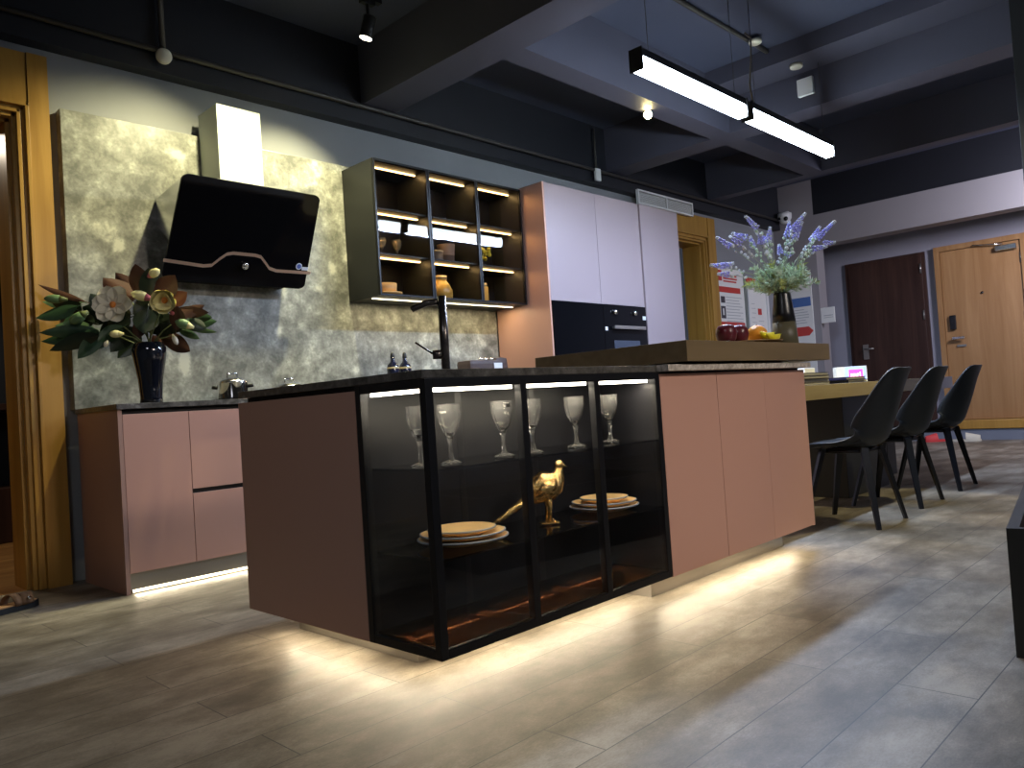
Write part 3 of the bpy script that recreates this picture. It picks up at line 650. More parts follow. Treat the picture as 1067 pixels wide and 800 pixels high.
# ------------------------------------------------------------------ glazed wall cabinet
t = thing('glazed_wall_cabinet', 'black glass-fronted wall cabinet with yellow lit shelves', 'cabinet', (3.9, 4.45, 1.6))
XS = [3.18, 3.662, 4.145, 4.64]; Y0, Y1, Z0, Z1 = 4.27, 4.638, 1.602, 2.545
bx('side_panel', (XS[0], XS[0] + .016), (Y0 + .02, Y1), (Z0, Z1), 'black_cab', t); bx('side_panel', (XS[3] - .016, XS[3]), (Y0 + .02, Y1), (Z0, Z1), 'black_cab', t)
bx('top_panel', (XS[0] + .016, XS[3] - .016), (Y0 + .02, Y1), (Z1 - .016, Z1), 'black_cab', t); bx('bottom_panel', (XS[0] + .016, XS[3] - .016), (Y0 + .02, Y1), (Z0, Z0 + .016), 'black_cab', t)
bx('back_panel', (XS[0] + .016, XS[3] - .016), (Y1 - .012, Y1), (Z0 + .016, Z1 - .016), 'black_back', t)
SH = [1.902, 2.215]
for z in SH: bx('shelf', (XS[0] + .017, XS[3] - .017), (Y0 + .03, Y1 - .013), (z - .012, z), 'black_cab', t)
for xx in XS[1:3]: bx('divider', (xx - .006, xx + .006), (Y0 + .03, Y1 - .013), (Z0 + .016, Z1 - .016), 'black_cab', t)
for i in range(3):
    a, c = XS[i] + .002, XS[i + 1] - .002
    f = MB().box((a, a + .014), (Y0, Y0 + .018), (Z0, Z1)).box((c - .014, c), (Y0, Y0 + .018), (Z0, Z1)).box((a + .014, c - .014), (Y0, Y0 + .018), (Z0, Z0 + .014)).box((a + .014, c - .014), (Y0, Y0 + .018), (Z1 - .014, Z1)).build('glass_door', 'black_metal', t)
    bx('pane', (a + .014, c - .014), (Y0 + .007, Y0 + .011), (Z0 + .014, Z1 - .014), 'smoke_glass', f)
    for z in (Z1 - .018, SH[0] - .013, SH[1] - .013): bx('led_strip', (XS[i] + .02, XS[i + 1] - .02), (4.385, 4.397), (z - .008, z), 'led_yellow', t)
bx('under_led_strip', (3.21, 4.60), (4.40, 4.412), (1.596, 1.601), 'led_under', t)

def goblet(name, loc, h, r, label, cat, grp, m='crystal'):
    t = thing(name, label, cat, loc, grp); s = h / .175; q = r / .04
    out = [(.0, .074), (.009, .078), (.019, .090), (.028, .106), (.035, .124), (.0395, .142), (.040, .150), (.0375, .155), (.0395, .175)]
    inn = [(.0378, .175), (.0358, .155), (.0375, .148), (.0365, .140), (.032, .124), (.025, .108), (.015, .094), (.0, .086)]
    MB().lathe([(max(a, .0005) * q, z * s) for a, z in out + inn], loc, 10, smooth=False).build('bowl', m, t)
    MB().lathe([(.013 * q, .013 * s), (.009 * q, .024 * s), (.0065 * q, .040 * s), (.0080 * q, .062 * s), (.012 * q, .0795 * s)], loc, 10, smooth=False).build('stem', m, t)
    MB().lathe([(.036 * q, 0.0005), (.037 * q, .006 * s), (.026 * q, .010 * s), (.012 * q, .0145 * s)], loc, 8, smooth=False).build('foot', m, t)
    return t
g1 = goblet('small_goblet', (3.36, 4.47, 1.903), .145, .036, 'left small goblet behind the wall cabinet glass', 'glass', 'goblets in the wall cabinet', 'crystal_warm')
g2 = copy_tree(g1); g2.location = (3.50, 4.47, 1.903); g2['label'] = 'right small goblet behind the wall cabinet glass'
t = thing('bowl_stack', 'low stacked cream bowls lit yellow in the wall cabinet bottom left', 'bowls', (3.36, 4.46, 1.619))
MB().lathe([(.05, 0), (.115, .018), (.12, .03), (.11, .03), (.0005, .02)], (3.36, 4.45, 1.619), 30).build('plate', 'plate_cream', t)
MB().lathe([(.06, .022), (.085, .03), (.09, .095), (.084, .095), (.08, .03), (.0005, .028)], (3.35, 4.45, 1.619), 30).build('bowl', 'plate_cream', t)
tag(MB().lathe([(.055, 0), (.056, .01), (.07, .16), (.072, .165), (.066, .165), (.06, .02), (.0005, .015)], (4.0, 4.50, 1.903), 30).build('clay_vase', 'clay_mauve'), 'tall mauve vase in the middle of the wall cabinet', 'vase')
t = thing('lidded_jar', 'short dark lidded jar beside the mauve vase in the wall cabinet', 'jar', (3.84, 4.46, 1.903))
MB().lathe([(.05, 0), (.055, .01), (.055, .085)], (3.86, 4.46, 1.903), 28).build('body', 'clay_dark', t); MB().lathe([(.058, .085), (.058, .097), (.02, .103), (.001, .112)], (3.86, 4.46, 1.903), 28).build('lid', 'jar_lid', t)
t = thing('storage_jar', 'large amber glass jar in the middle bottom bay of the wall cabinet', 'jar', (3.84, 4.45, 1.619))
MB().lathe([(.07, 0), (.085, .01), (.088, .08), (.055, .14), (.045, .15), (.045, .165)], (3.88, 4.45, 1.619), 32).build('glass_body', 'jar_amber', t); MB().lathe([(.05, .165), (.05, .19), (.001, .195)], (3.88, 4.45, 1.619), 28).build('lid', 'jar_lid', t)
b = MB()
for k in range(12): pass
arc = [(3.88 + .05 * math.cos(a) , 4.36, 1.64 + .05 * math.sin(a)) for a in [PI * i / 10 for i in range(11)]]
t = thing('preserve_jar', 'small square amber jar of preserves in the wall cabinet bottom right', 'jar', (4.32, 4.45, 1.619))
MB().box((4.285, 4.355), (4.42, 4.48), (1.619, 1.76), .012).build('glass_body', 'jar_amber', t); MB().lathe([(.03, .141), (.034, .145), (.034, .165), (.001, .168)], (4.32, 4.45, 1.619), 24).build('lid', 'jar_lid', t)
t = thing('flower_pot', 'little yellow flowering plant in the wall cabinet right bay', 'plant', (4.30, 4.46, 1.903))
MB().lathe([(.028, 0), (.036, .05), (.032, .05), (.001, .045)], (4.30, 4.46, 1.903), 20).build('pot', 'jar_lid', t)
rb = random.Random(3); b = MB()
for k in range(26):
    a = rb.random() * 2 * PI; rr_ = .095 * math.sqrt(rb.random()); p = (4.31 + rr_ * math.cos(a), 4.46 + rr_ * .8 * math.sin(a), 1.985 + .11 * rb.random() - rr_ * .3)
    b.ball(p, .012 + .006 * rb.random(), 5); 
b.build('blossom', 'yellow_flower', t); b = MB()
for k in range(9):
    a = 2 * PI * k / 9; b.cyl((4.30, 4.46, 1.94), (4.31 + .06 * math.cos(a), 4.46 + .05 * math.sin(a), 2.04), .002, n=5)
b.build('stem', 'stem_green', t)

# bottles and spice rack on the wall worktop
def bottle(cx, cy, label):
    t = thing('dark_bottle', label, 'bottle', (cx, cy, .932), 'dark bottles on the worktop')
    MB().lathe([(.038, 0), (.043, .008), (.043, .175), (.037, .198), (.018, .218), (.0145, .23), (.0145, .245)], (cx, cy, .933), 26).build('glass_body', 'bottle_navy', t)
    MB().lathe([(.015, .245), (.016, .25), (.012, .275), (.006, .285), (.001, .286)], (cx, cy, .933), 20).build('cap', 'lamp_black', t)
    MB().lathe([(.0435, .17), (.0438, .172), (.0425, .180), (.042, .182)], (cx, cy, .933), 26, caps=False).build('gold_band', 'jar_lid', t)
bottle(3.285, 4.32, 'left one of two dark blue bottles left of the tap'); bottle(3.39, 4.32, 'right one of two dark blue bottles left of the tap')
t = thing('spice_rack', 'brown spice rack box with silver-capped jars near the tall cabinet', 'spice rack', (4.25, 4.4, .932))
MB().box((4.03, 4.38), (4.34, 4.50), (.933, 1.165), .03).build('box', 'spice_brown', t); MB().box((4.33, 4.47), (4.36, 4.52), (.933, 1.19), .05).build('end_block', 'spice_brown', t)
bx('front_label', (4.28, 4.37), (4.336, 4.3395), (1.07, 1.14), 'white_plastic', t)
for k in range(4): MB().lathe([(.017, 0), (.018, .004), (.018, .022), (.001, .025)], (4.22 + k * .058, 4.42, 1.166), 16).build('jar_cap', 'chrome', t)

# ------------------------------------------------------------------ island
t = thing('kitchen_island', 'large pink kitchen island body on a steel plinth', 'kitchen island', (2.56, 2.2, 0))
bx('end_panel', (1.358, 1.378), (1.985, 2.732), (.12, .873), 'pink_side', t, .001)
bx('carcass', (1.379, 2.49), (1.985, 2.73), (.12, .872), 'black_gap', t)
bx('carcass', (2.505, 3.755), (1.672, 2.73), (.12, .872), 'black_gap', t)
bx('end_panel', (3.756, 3.772), (1.65, 2.732), (.115, .880), 'pink_lacquer', t, .001)
bx('door', (2.497, 2.917), (1.649, 1.670), (.118, .880), 'pink_lacquer', t, .0015)
bx('door', (2.920, 3.34), (1.649, 1.670), (.118, .880), 'pink_lacquer', t, .0015); bx('door', (3.341, 3.755), (1.649, 1.670), (.118, .880), 'pink_lacquer', t, .0015)
bx('shadow_recess', (1.385, 3.74), (1.985, 2.71), (.8735, .889), 'black_gap', t); bx('shadow_recess', (2.50, 3.745), (1.668, 1.984), (.881, .889), 'black_gap', t)
b = MB(); b.box((1.55, 2.585), (2.0, 2.02), (0, .119)); b.box((1.55, 1.57), (2.02, 2.74 - .02), (0, .119)); b.box((2.59, 3.80 - .04), (1.82, 1.84), (0, .119)); b.box((2.59, 2.61), (1.84, 2.0), (0, .119)); b.box((3.74, 3.76), (1.84, 2.70), (0, .119))
b.build('plinth', 'steel', t)
pass
b = MB(); b.box((1.358, 2.50), (1.66, 2.73), (.8895, .914), .002)
tag(b.build('island_worktop', 'counter_stone'), 'thin dark stone worktop over the island glass display end', 'worktop')
tag(bx('island_worktop', (2.502, 3.765), (1.61, 2.73), (.8895, .914), 'counter_light', bev=.002), 'pale speckled stone worktop strip under the wooden bar slab', 'worktop')
t = thing('bar_counter', 'thick brown wooden breakfast bar slab raised on the island', 'bar counter', (3.27, 1.98, .9145))
bx('slab', (2.60, 3.945), (1.585, 2.37), (.924, 1.005), 'bar_wood', t, .002)
bx('support_strip', (2.66, 3.76), (1.75, 2.30), (.9142, .924), 'black_gap', t)

# glass display end of the island
t = thing('glass_display_cabinet', 'black-framed glass display cabinet at the near end of the island', 'display cabinet', (1.92, 1.8, .12))
PX = [1.358, 1.735, 2.100, 2.468]; F = .028
def post(x0, y0, w=F): bx('post', (x0, x0 + w), (y0, y0 + .026), (.12, .8885), 'black_metal', t, .002)
for i, xx in enumerate(PX): post(xx, 1.650)
for i, xx in enumerate(PX): post(xx, 1.957)
for yy in (1.650, 1.957):
    for zz in ((.12, .145), (.862, .8885)):
        for i in range(3): bx('rail', (PX[i] + F, PX[i + 1]), (yy, yy + .024), zz, 'black_metal', t, .0015)
for xx in PX:
    for zz in ((.12, .145), (.862, .8885)): bx('cross_rail', (xx + .001, xx + F - .001), (1.676, 1.957), zz, 'black_metal', t, .0015)
bx('bottom_glass', (1.375, 2.48), (1.665, 1.970), (.146, .151), 'bronze_glass', t)
for zz in (.637, .388): bx('glass_shelf', (1.387, 2.467), (1.655, 1.955), (zz - .006, zz), 'shelf_glass', t)
bx('back_panel', (1.386, 2.467), (1.958, 1.966), (.151, .862), 'black_back', t)
bx('top_panel', (1.386, 2.467), (1.676, 1.957), (.880, .8885), 'black_gap', t)
bx('side_glass', (1.360, 1.364), (1.676, 1.957), (.146, .861), 'clear_glass', t)
for i in range(3): bx('front_glass', (PX[i] + F, PX[i + 1]), (1.652, 1.656), (.146, .861), 'clear_glass', t)
bx('side_panel', (2.472, 2.490), (1.676, 1.957), (.151, .861), 'black_back', t)
for i in range(3): bx('led_strip', (PX[i] + F + .003, PX[i + 1] - .004), (1.682, 1.698), (.852, .866), 'led_warm', t)
bx('led_strip', (1.390, 1.404), (1.72, 1.95), (.852, .866), 'led_warm', t)
for i in range(3): area('led_strip_light', ((PX[i] + PX[i + 1] + F) / 2, 1.70, .849), ((PX[i] + PX[i + 1] + F) / 2, 1.80, 0), .32, .012, 2.6, (1, .84, .62))
for i in range(3):
    for z in (Z1 - .03, SH[0] - .024, SH[1] - .024): area('led_strip_light', ((XS[i] + XS[i + 1]) / 2, 4.391, z), ((XS[i] + XS[i + 1]) / 2, 4.5, 0), .42, .01, .75, (1, .66, .26))

# goblets in the display
GL = [(1.418, 1.775), (1.510, 1.745), (1.742, 1.745), (1.868, 1.745), (2.105 - .045, 1.73), (2.32 - .05, 1.745)]
GL = [(1.422, 1.765), (1.505, 1.728), (1.735, 1.738), (1.858, 1.727), (2.10, 1.745), (2.318, 1.762)]
labs = ['crystal goblet leftmost in the display, half hidden behind the corner post', 'second crystal goblet from the left, just right of the corner post',
        'third crystal goblet from the left, with a small dark sticker by the rim', 'fourth crystal goblet from the left, partly behind a black post',
        'fifth crystal goblet from the left, standing in the third display bay', 'rightmost crystal goblet on the top display shelf']
g0 = None
for (x, y), lb in zip(GL, labs):
    if g0 is None: g0 = goblet('crystal_goblet', (x, y, .6375), .178, .036, lb, 'glass', 'crystal goblets on the top display shelf')
    else: c = copy_tree(g0); c.location = (x, y, .6375); c['label'] = lb
    if lb.startswith('third'):
        st_ = MB(); st_.obox((x - .008, y - .0365, .6375 + .163), (1, -.15, 0), (.15, 1, 0), (0, 0, 1), (.008, .0008, .006)); st_.build('sticker', 'lamp_black', c)
# plates
def plate(cx, cy, z, r, label, m='plate_cream', rim=True):
    t = thing('dinner_plate', label, 'plate', (cx, cy, z), 'stacked plates in the display')
    MB().lathe([(r * .5, 0), (r * .55, .001), (r * .96, .016), (r, .021), (r * .97, .0225), (r * .6, .009), (.0005, .007)], (cx, cy, z), 44).build('dish', m, t)
    MB().lathe([(r * .985, .0175), (r * 1.004, .0195), (r * 1.004, .0225), (r * .975, .0235)], (cx, cy, z), 44, caps=False).build('rim_line', 'plate_rim', t)
plate(1.595, 1.800, .3885, .140, 'bottom plate of the left cream stack in the display'); plate(1.595, 1.800, .4035, .132, 'middle plate of the left cream stack in the display'); plate(1.592, 1.800, .4155, .105, 'top plate of the left cream stack in the display')
plate(2.302, 1.800, .3885, .128, 'bottom plate of the right cream stack beside the golden bird'); plate(2.302, 1.800, .4035, .120, 'middle plate of the right cream stack beside the golden bird'); plate(2.302, 1.80, .4175, .090, 'small top plate of the right cream stack beside the golden bird')
# golden pheasant figurine
t = thing('pheasant_figurine', 'golden long-tailed bird figurine standing on the display shelf', 'figurine', (1.95, 1.80, .3885))
def bw(u, z, s=0): return (1.972 + .88 * u + .47 * s, 1.785 - .47 * u + .88 * s, .3885 + z)
body = [(-.075, .085), (-.055, .100), (-.03, .118), (0, .130), (.028, .142), (.042, .158), (.047, .175), (.048, .188)]
MB().tube([bw(u, z) for u, z in body], [.013, .032, .048, .054, .045, .028, .018, .015], 18, .85).build('body', 'gold', t)
b = MB(); b.ball(bw(.050, .197), .0165, 8, (1.1, .9, 1)); b.cyl(bw(.060, .196), bw(.082, .188), .006, .0008, 8); b.build('head', 'gold', t)
MB().tube([bw(-.06, .098), bw(-.11, .070), bw(-.165, .038), bw(-.215, .014)], [.019, .013, .009, .004], 8, 1.4).build('tail', 'gold', t)
for sg in (-1, 1):
    MB().tube([bw(-.05, .105, .036 * sg), bw(-.01, .128, .045 * sg), bw(.025, .145, .036 * sg)], [.006, .026, .010], 8, .5).build('wing', 'gold', t)
    b = MB(); b.tube([bw(.0, .098, .012 * sg), bw(.004, .06, .014 * sg), bw(.0, .012, .015 * sg)], [.014, .007, .005], 8)
    for k in (-.6, 0, .6): b.cyl(bw(.0, .010, .015 * sg), bw(.034 * math.cos(k), .006, .015 * sg + .03 * math.sin(k)), .005, .003, 6)
    b.cyl(bw(0, .010, .015 * sg), bw(-.018, .005, .015 * sg), .005, .003, 6); b.build('leg', 'gold', t)
b = MB(); b.ball(bw(0, .006), .03, 8, (1.2, 1, .19)); b.build('base', 'gold', t)

# tap
t = thing('kitchen_tap', 'tall dark metal kitchen tap behind the island worktop', 'tap', (2.18, 2.5, .914))
b = MB(); b.cyl((2.18, 2.5, .9145), (2.18, 2.5, 1.283), .019, n=28); b.build('column', 'gunmetal', t)
MB().tube([(2.18, 2.505, 1.262), (2.14, 2.555, 1.258), (2.105, 2.60, 1.240), (2.10, 2.607, 1.236)], [.014, .014, .014, .013], 14).build('spout', 'gunmetal', t)
MB().cyl((2.17, 2.51, 1.035), (2.140, 2.535, 1.035), .020, n=20).build('lever_hub', 'gunmetal', t)
MB().cyl((2.140, 2.535, 1.04), (2.09, 2.585, 1.092), .0042, n=10).build('lever', 'gunmetal', t)

# ------------------------------------------------------------------ fruit and lavender on the bar
BZ = 1.006
tag(MB().lathe([(.11, 0), (.12, .001), (.195, .012), (.20, .016), (.192, .016), (.118, .005), (.0005, .005)], (3.42, 1.80, BZ), 44).build('fruit_plate', 'dish_wood'), 'flat brown wooden plate holding fruit on the bar', 'plate')
def apple(x, y, lb):
    t = thing('red_apple', lb, 'apple', (x, y, BZ + .0065), 'dark red apples on the wooden plate')
    r = .0465; pr = [(.0005, .012), (.35 * r, .004), (.62 * r, .0), (.9 * r, .4 * r), (r * 1.04, r * .95), (.97 * r, 1.4 * r), (.72 * r, 1.76 * r), (.4 * r, 1.84 * r), (.15 * r, 1.72 * r), (.0005, 1.6 * r)]
    MB().lathe(pr, (x, y, BZ + .0068), 30).build('flesh', 'apple_red', t); MB().cyl((x, y, BZ + .082), (x + .006, y, BZ + .102), .0018, n=6).build('stalk', 'clay_dark', t)
apple(3.205, 1.745, 'dark red apple at the left end of the wooden plate'); apple(3.315, 1.745, 'dark red apple next to the orange on the wooden plate')
t = thing('orange_fruit', 'bright orange on the wooden plate between apple and bananas', 'orange', (3.50, 1.775, BZ + .01))
MB().ball((3.530, 1.76, BZ + .056), .049, 14, (1.0, 1, .93)).build('peel', 'orange_skin', t); MB().cyl((3.530, 1.76, BZ + .099), (3.530, 1.76, BZ + .105), .005, .003, 8).build('navel', 'stem_green', t)
for k, lb in ((0, 'yellow banana lying before the vase, the nearer one'), (1, 'yellow banana lying before the vase, just behind the nearer banana')):
    t = thing('banana', lb, 'banana', (3.42, 1.85 + k * .04, BZ + .01), 'bananas on the wooden plate')
    yb = 1.680 + .030 * k; pts = [(3.47 + i * .022, yb, BZ + .048 - .018 * math.sin(PI * i / 6) + .012 * k) for i in range(7)]
    MB().tube(pts, [.006, .013, .017, .018, .017, .013, .005], 10).build('peel', 'banana', t); MB().cyl(pts[-1], (pts[-1][0] + .016, yb, pts[-1][2] + .004), .004, n=6).build('stalk', 'stem_green', t)

RV = Vector((.698, -.716, 0))       # sideways direction of the bouquets' spread
DV = Vector((.717, .697, 0))
VX, VY = 3.735, 1.715
DV = Vector((VX, VY, 0)).normalized()
t = thing('tall_black_vase', 'tapered black vase with reflected light coloured olive on its lower half, standing on the bar', 'vase', (VX, VY, BZ))
MB().lathe([(.058, 0), (.0635, .004), (.056, .115)], (VX, VY, BZ), 36).build('lower_half', 'vase_reflection', t)  # olive tone stands in for reflection and lighting on the black vase
MB().lathe([(.0562, .115), (.052, .16), (.042, .255), (.040, .262), (.035, .262), (.034, .22), (.0005, .2)], (VX, VY, BZ), 36).build('upper_half', 'vase_black', t)
t = thing('lavender_bouquet', 'purple lavender bouquet with feathery green leaves in the black vase', 'flowers', (VX, VY, BZ + .21))
base = Vector((VX, VY, BZ + .24)); rl = random.Random(11)
K = 1 / 211.0
def lp(px, py, d=0): return Vector((VX, VY, BZ + .262)) + RV * ((px - 816) * K) + Vector((0, 0, (304 - py) * K)) + DV * d
spikes = [((752, 241), (765, 251)), ((741, 266), (755, 268)), ((768, 270), (757, 272)), ((769, 239), (783, 244)), ((767, 245), (777, 253)), ((785, 225), (795, 237)), ((794, 236), (803, 246)), ((787, 239), (789, 250)),
          ((799, 244), (798, 253)), ((809, 234), (806, 248)), ((817, 250), (818, 260)), ((830, 226), (826, 241)), ((847, 222), (832, 238)), ((843, 231), (834, 248)), ((862, 234), (852, 248)), ((878, 231), (858, 248)), ((876, 254), (865, 254)), ((866, 261), (852, 262)), ((752, 282), (762, 283)), ((832, 260), (824, 264))]
for i, (tp, bt) in enumerate(spikes):
    d = rl.uniform(-.12, .12); A = lp(*tp, d); B = lp(*bt, d * .85); mid = lp((bt[0] + 814) / 2, (bt[1] + 300) / 2 - 4, d * .5)
    st = MB(); st.tube([base + RV * rl.uniform(-.02, .02), mid, B, A], [.0022, .002, .0018, .001], 6)
    sp = st.build('lavender_stem', 'lav_stem', t)
    b = MB(); L = (A - B).length; n = max(8, int(L / .0075))
    for k in range(n):
        f = k / (n - 1); c = B.lerp(A, f); rr_ = .0125 * (1 - .6 * f)
        for j in range(4):
            a = j * PI / 2 + k * .7; u = (A - B).normalized(); e1 = u.orthogonal().normalized(); e2 = u.cross(e1)
            b.cur = 1 if (f > .8 or rl.random() < .15) else 0
            b.ball(c + (e1 * math.cos(a) + e2 * math.sin(a)) * rr_, .0055 * (1.1 - .4 * f), 3)
    b.build('flower_spike', ['lav_purple', 'lav_pale'], sp)
    b = MB()
    for k in range(5):
        f = .10 + .16 * k; c = B.lerp(mid, f); b.ball(c + Vector((rl.uniform(-.012, .012), rl.uniform(-.012, .012), rl.uniform(-.008, .008))), rl.uniform(.006, .010), 4)
    b.build('calyx', ['lav_leaf' if i % 2 else 'lav_pale'], sp)
for grp in range(64):
    b = MB(); a0 = rl.random() * 2 * PI; el = rl.uniform(-.25, 1.2); R0 = rl.uniform(.11, .175)
    R0 *= rl.uniform(.7, 1.0)
    tip = base + Vector((math.cos(a0) * math.cos(el) * R0 * 1.12, math.sin(a0) * math.cos(el) * R0 * 1.12, .085 + math.sin(el) * R0 * .66))
    u = (tip - base).normalized(); e1 = u.orthogonal().normalized(); e2 = u.cross(e1)
    b.tube([base, base.lerp(tip, .5) + Vector((0, 0, .012)), tip], [.0016, .0013, .0008], 5)
    for k in range(46):
        f = .35 + .65 * rl.random(); c = base.lerp(tip, f) + Vector((0, 0, .012 * (1 - abs(2 * f - 1)))); a = rl.random() * 2 * PI
        dr = (e1 * math.cos(a) + e2 * math.sin(a) + u * .7).normalized(); ll = rl.uniform(.018, .038); q = c + dr * ll
        sd = dr.cross(Vector((rl.random(), rl.random(), rl.random()))).normalized() * .0042
        b.add([c, c + dr * ll * .5 + sd, q, c + dr * ll * .5 - sd], [(0, 1, 2, 3)], True)
    b.build('leaf_sprig', 'lav_leaf_yellow' if grp % 5 == 0 else 'lav_leaf', t)

# ------------------------------------------------------------------ magnolia in the navy vase
MX, MY, MZ = 1.585, 4.13, .932
t = thing('navy_vase', 'glossy dark navy vase on the worktop left of the pots', 'vase', (MX, MY, MZ))
MB().lathe([(.052, 0), (.055, .005), (.053, .03), (.060, .12), (.076, .21), (.083, .255), (.082, .285), (.070, .305), (.068, .312), (.060, .312), (.06, .29), (.0005, .28)], (MX, MY, MZ + .001), 40).build('body', 'vase_navy', t)
t = thing('magnolia_bouquet', 'artificial magnolia arrangement with cream blossoms and brown leaves in the navy vase', 'flowers', (MX, MY, MZ + .29))
DV = Vector((MX, MY, 0)).normalized(); K2 = 1 / 195.0; rm = random.Random(5)
def mp_(px, py, d=0): return Vector((MX, MY, MZ + .30)) + RV * ((px - 155) * K2) + Vector((0, 0, (358 - py) * K2)) + DV * d
def leaf(A, B, w, m, roll):
    A = Vector(A); B = Vector(B); u = (B - A); L = u.length; u.normalize()
    side = u.cross(DV).normalized(); nrm = side.cross(u).normalized()
    q = Matrix.Rotation(roll, 3, u); side = q @ side; nrm = q @ nrm
    b = MB(); N = 9; vs = []
    for i in range(N):
        f = i / (N - 1); hw = w * math.sin(PI * min(1, f * .97 + .03)) ** .75 * (1 - .25 * f); c = A + u * (L * f) + nrm * (-.10 * L * f * f)
        for j, s_ in enumerate((-1, -.5, 0, .5, 1)): vs.append(c + side * (hw * s_) + nrm * (abs(s_) * hw * .28))
    vs = vs + [v + nrm * .0012 for v in vs]; o = N * 5
    fs = [(i * 5 + j, i * 5 + j + 1, (i + 1) * 5 + j + 1, (i + 1) * 5 + j) for i in range(N - 1) for j in range(4)]
    b.add(vs, fs + [tuple(o + k for k in f[::-1]) for f in fs], True)
    b.tube([A - u * .03, A, A + u * L * .6], [.0022, .002, .001], 5)
    b.build('leaf', m, t)
LV_ = [((92, 308), (47, 290), 4, 'leaf_brown'), ((88, 308), (50, 306), 8, 'leaf_light'), ((85, 315), (46, 326), 9, 'leaf_green'), ((88, 318), (58, 302), 12, 'leaf_dark'), ((90, 324), (70, 332), 8, 'leaf_green'),
       ((105, 340), (48, 338), 8, 'leaf_green'), ((105, 342), (50, 348), 9, 'leaf_green'), ((105, 345), (57, 355), 9, 'leaf_dark'), ((110, 343), (82, 366), 10, 'leaf_green'), ((112, 346), (95, 356), 8, 'leaf_dark'), ((114, 326), (90, 312), 13, 'leaf_dark'),
       ((112, 318), (98, 300), 10, 'leaf_dark'), ((142, 312), (113, 288), 15, 'leaf_brown'), ((143, 305), (126, 279), 11, 'leaf_brown'), ((150, 308), (147, 276), 12, 'leaf_brown'), ((162, 312), (158, 282), 12, 'leaf_dark'), ((165, 312), (186, 290), 13, 'leaf_brown'),
       ((177, 318), (197, 306), 9, 'leaf_rust'), ((180, 326), (219, 329), 7, 'leaf_brown'), ((185, 330), (214, 322), 8, 'leaf_brown'), ((190, 335), (227, 338), 9, 'leaf_green'), ((195, 342), (227, 349), 3, 'leaf_light'), ((183, 345), (186, 322), 9, 'leaf_brown'),
       ((168, 346), (199, 367), 10, 'leaf_brown'), ((164, 342), (190, 358), 10, 'leaf_brown'), ((160, 348), (167, 366), 6, 'leaf_rust'), ((150, 330), (142, 352), 8, 'leaf_brown'), ((160, 328), (180, 348), 15, 'leaf_dark'), ((156, 322), (150, 347), 14, 'leaf_dark'),
       ((146, 342), (124, 369), 11, 'leaf_dark'), ((140, 338), (116, 362), 11, 'leaf_dark'), ((130, 338), (104, 352), 9, 'leaf_green'), ((128, 330), (106, 340), 9, 'leaf_dark'), ((142, 328), (168, 316), 15, 'leaf_dark'), ((165, 335), (194, 342), 11, 'leaf_dark'),
       ((185, 340), (208, 355), 5, 'leaf_light'), ((120, 340), (132, 318), 14, 'leaf_dark'), ((150, 340), (172, 328), 14, 'leaf_dark'), ((100, 330), (74, 320), 10, 'leaf_dark'), ((100, 336), (62, 332), 8, 'leaf_light'), ((196, 336), (214, 345), 8, 'leaf_dark'), ((138, 325), (112, 328), 13, 'leaf_dark'), ((178, 352), (186, 366), 5, 'leaf_brown'), ((200, 330), (222, 334), 6, 'leaf_green')]
for A, B, w, mm in LV_:
    d = rm.uniform(-.03, .10); leaf(mp_(*A, d), mp_(*B, d + rm.uniform(-.07, .05)), w * K2 * 1.0, mm, rm.uniform(-.5, .5))
for i, (q, d) in enumerate([((100, 315), 0), ((100, 342), .02), ((140, 310), .05), ((185, 335), 0), ((175, 312), -.02), ((165, 292), 0), ((178, 350), 0), ((125, 345), -.03), ((150, 300), .04)]):
    MB().tube([(MX + rm.uniform(-.02, .02), MY + rm.uniform(-.02, .02), MZ + .285), mp_((q[0] + 155) / 2, (q[1] + 350) / 2 + 2, d * .5), mp_(*q, d)], [.004, .0035, .0025], 7).build('branch', 'stem_green', t)
def petal(b, c, fwd, a, L, w, cup):
    e1 = fwd.orthogonal().normalized(); e2 = fwd.cross(e1); dr = e1 * math.cos(a) + e2 * math.sin(a); sd = fwd.cross(dr); vs = []; N = 7
    for i in range(N):
        f = i / (N - 1); hw = w * math.sin(PI * (.12 + .80 * f)) ** .8
        cc_ = c + dr * (L * (f if cup < .8 else math.sin(f * 1.2) * .62)) + fwd * (cup * L * f * f * .7)
        for s_ in (-1, -.5, 0, .5, 1): vs.append(cc_ + sd * (hw * s_) + fwd * (abs(s_) ** 2 * hw * .5))
    o = N * 5; vs = vs + [v + fwd * .0015 for v in vs]
    fs = [(i * 5 + j, i * 5 + j + 1, (i + 1) * 5 + j + 1, (i + 1) * 5 + j) for i in range(N - 1) for j in range(4)]
    b.add(vs, fs + [tuple(o + k for k in f[::-1]) for f in fs], True)
def blossom(c, fwd, L, w, cup, n, m):
    fwd = Vector(fwd).normalized(); b = MB()
    for k in range(n): petal(b, c, fwd, 2 * PI * k / n + .3, L, w, cup)
    if cup > .5:
        for k in range(3): petal(b, c + fwd * .008, fwd, 2 * PI * k / 3 + .8, L * .7, w * .8, cup + .3)
    f = b.build('blossom', m, t); s_ = MB(); s_.ball(c + fwd * .016, .015, 7, (1, 1, 1.1)); s_.build('stamen', 'stamen_orange', f)
blossom(mp_(123, 318, -.09), (-.68, -.72, .12), .098, .052, .30, 6, 'petal_cream')
blossom(mp_(174, 315, -.06), (-.45, -.6, -.25), .10, .05, .85, 5, 'petal_yellow')
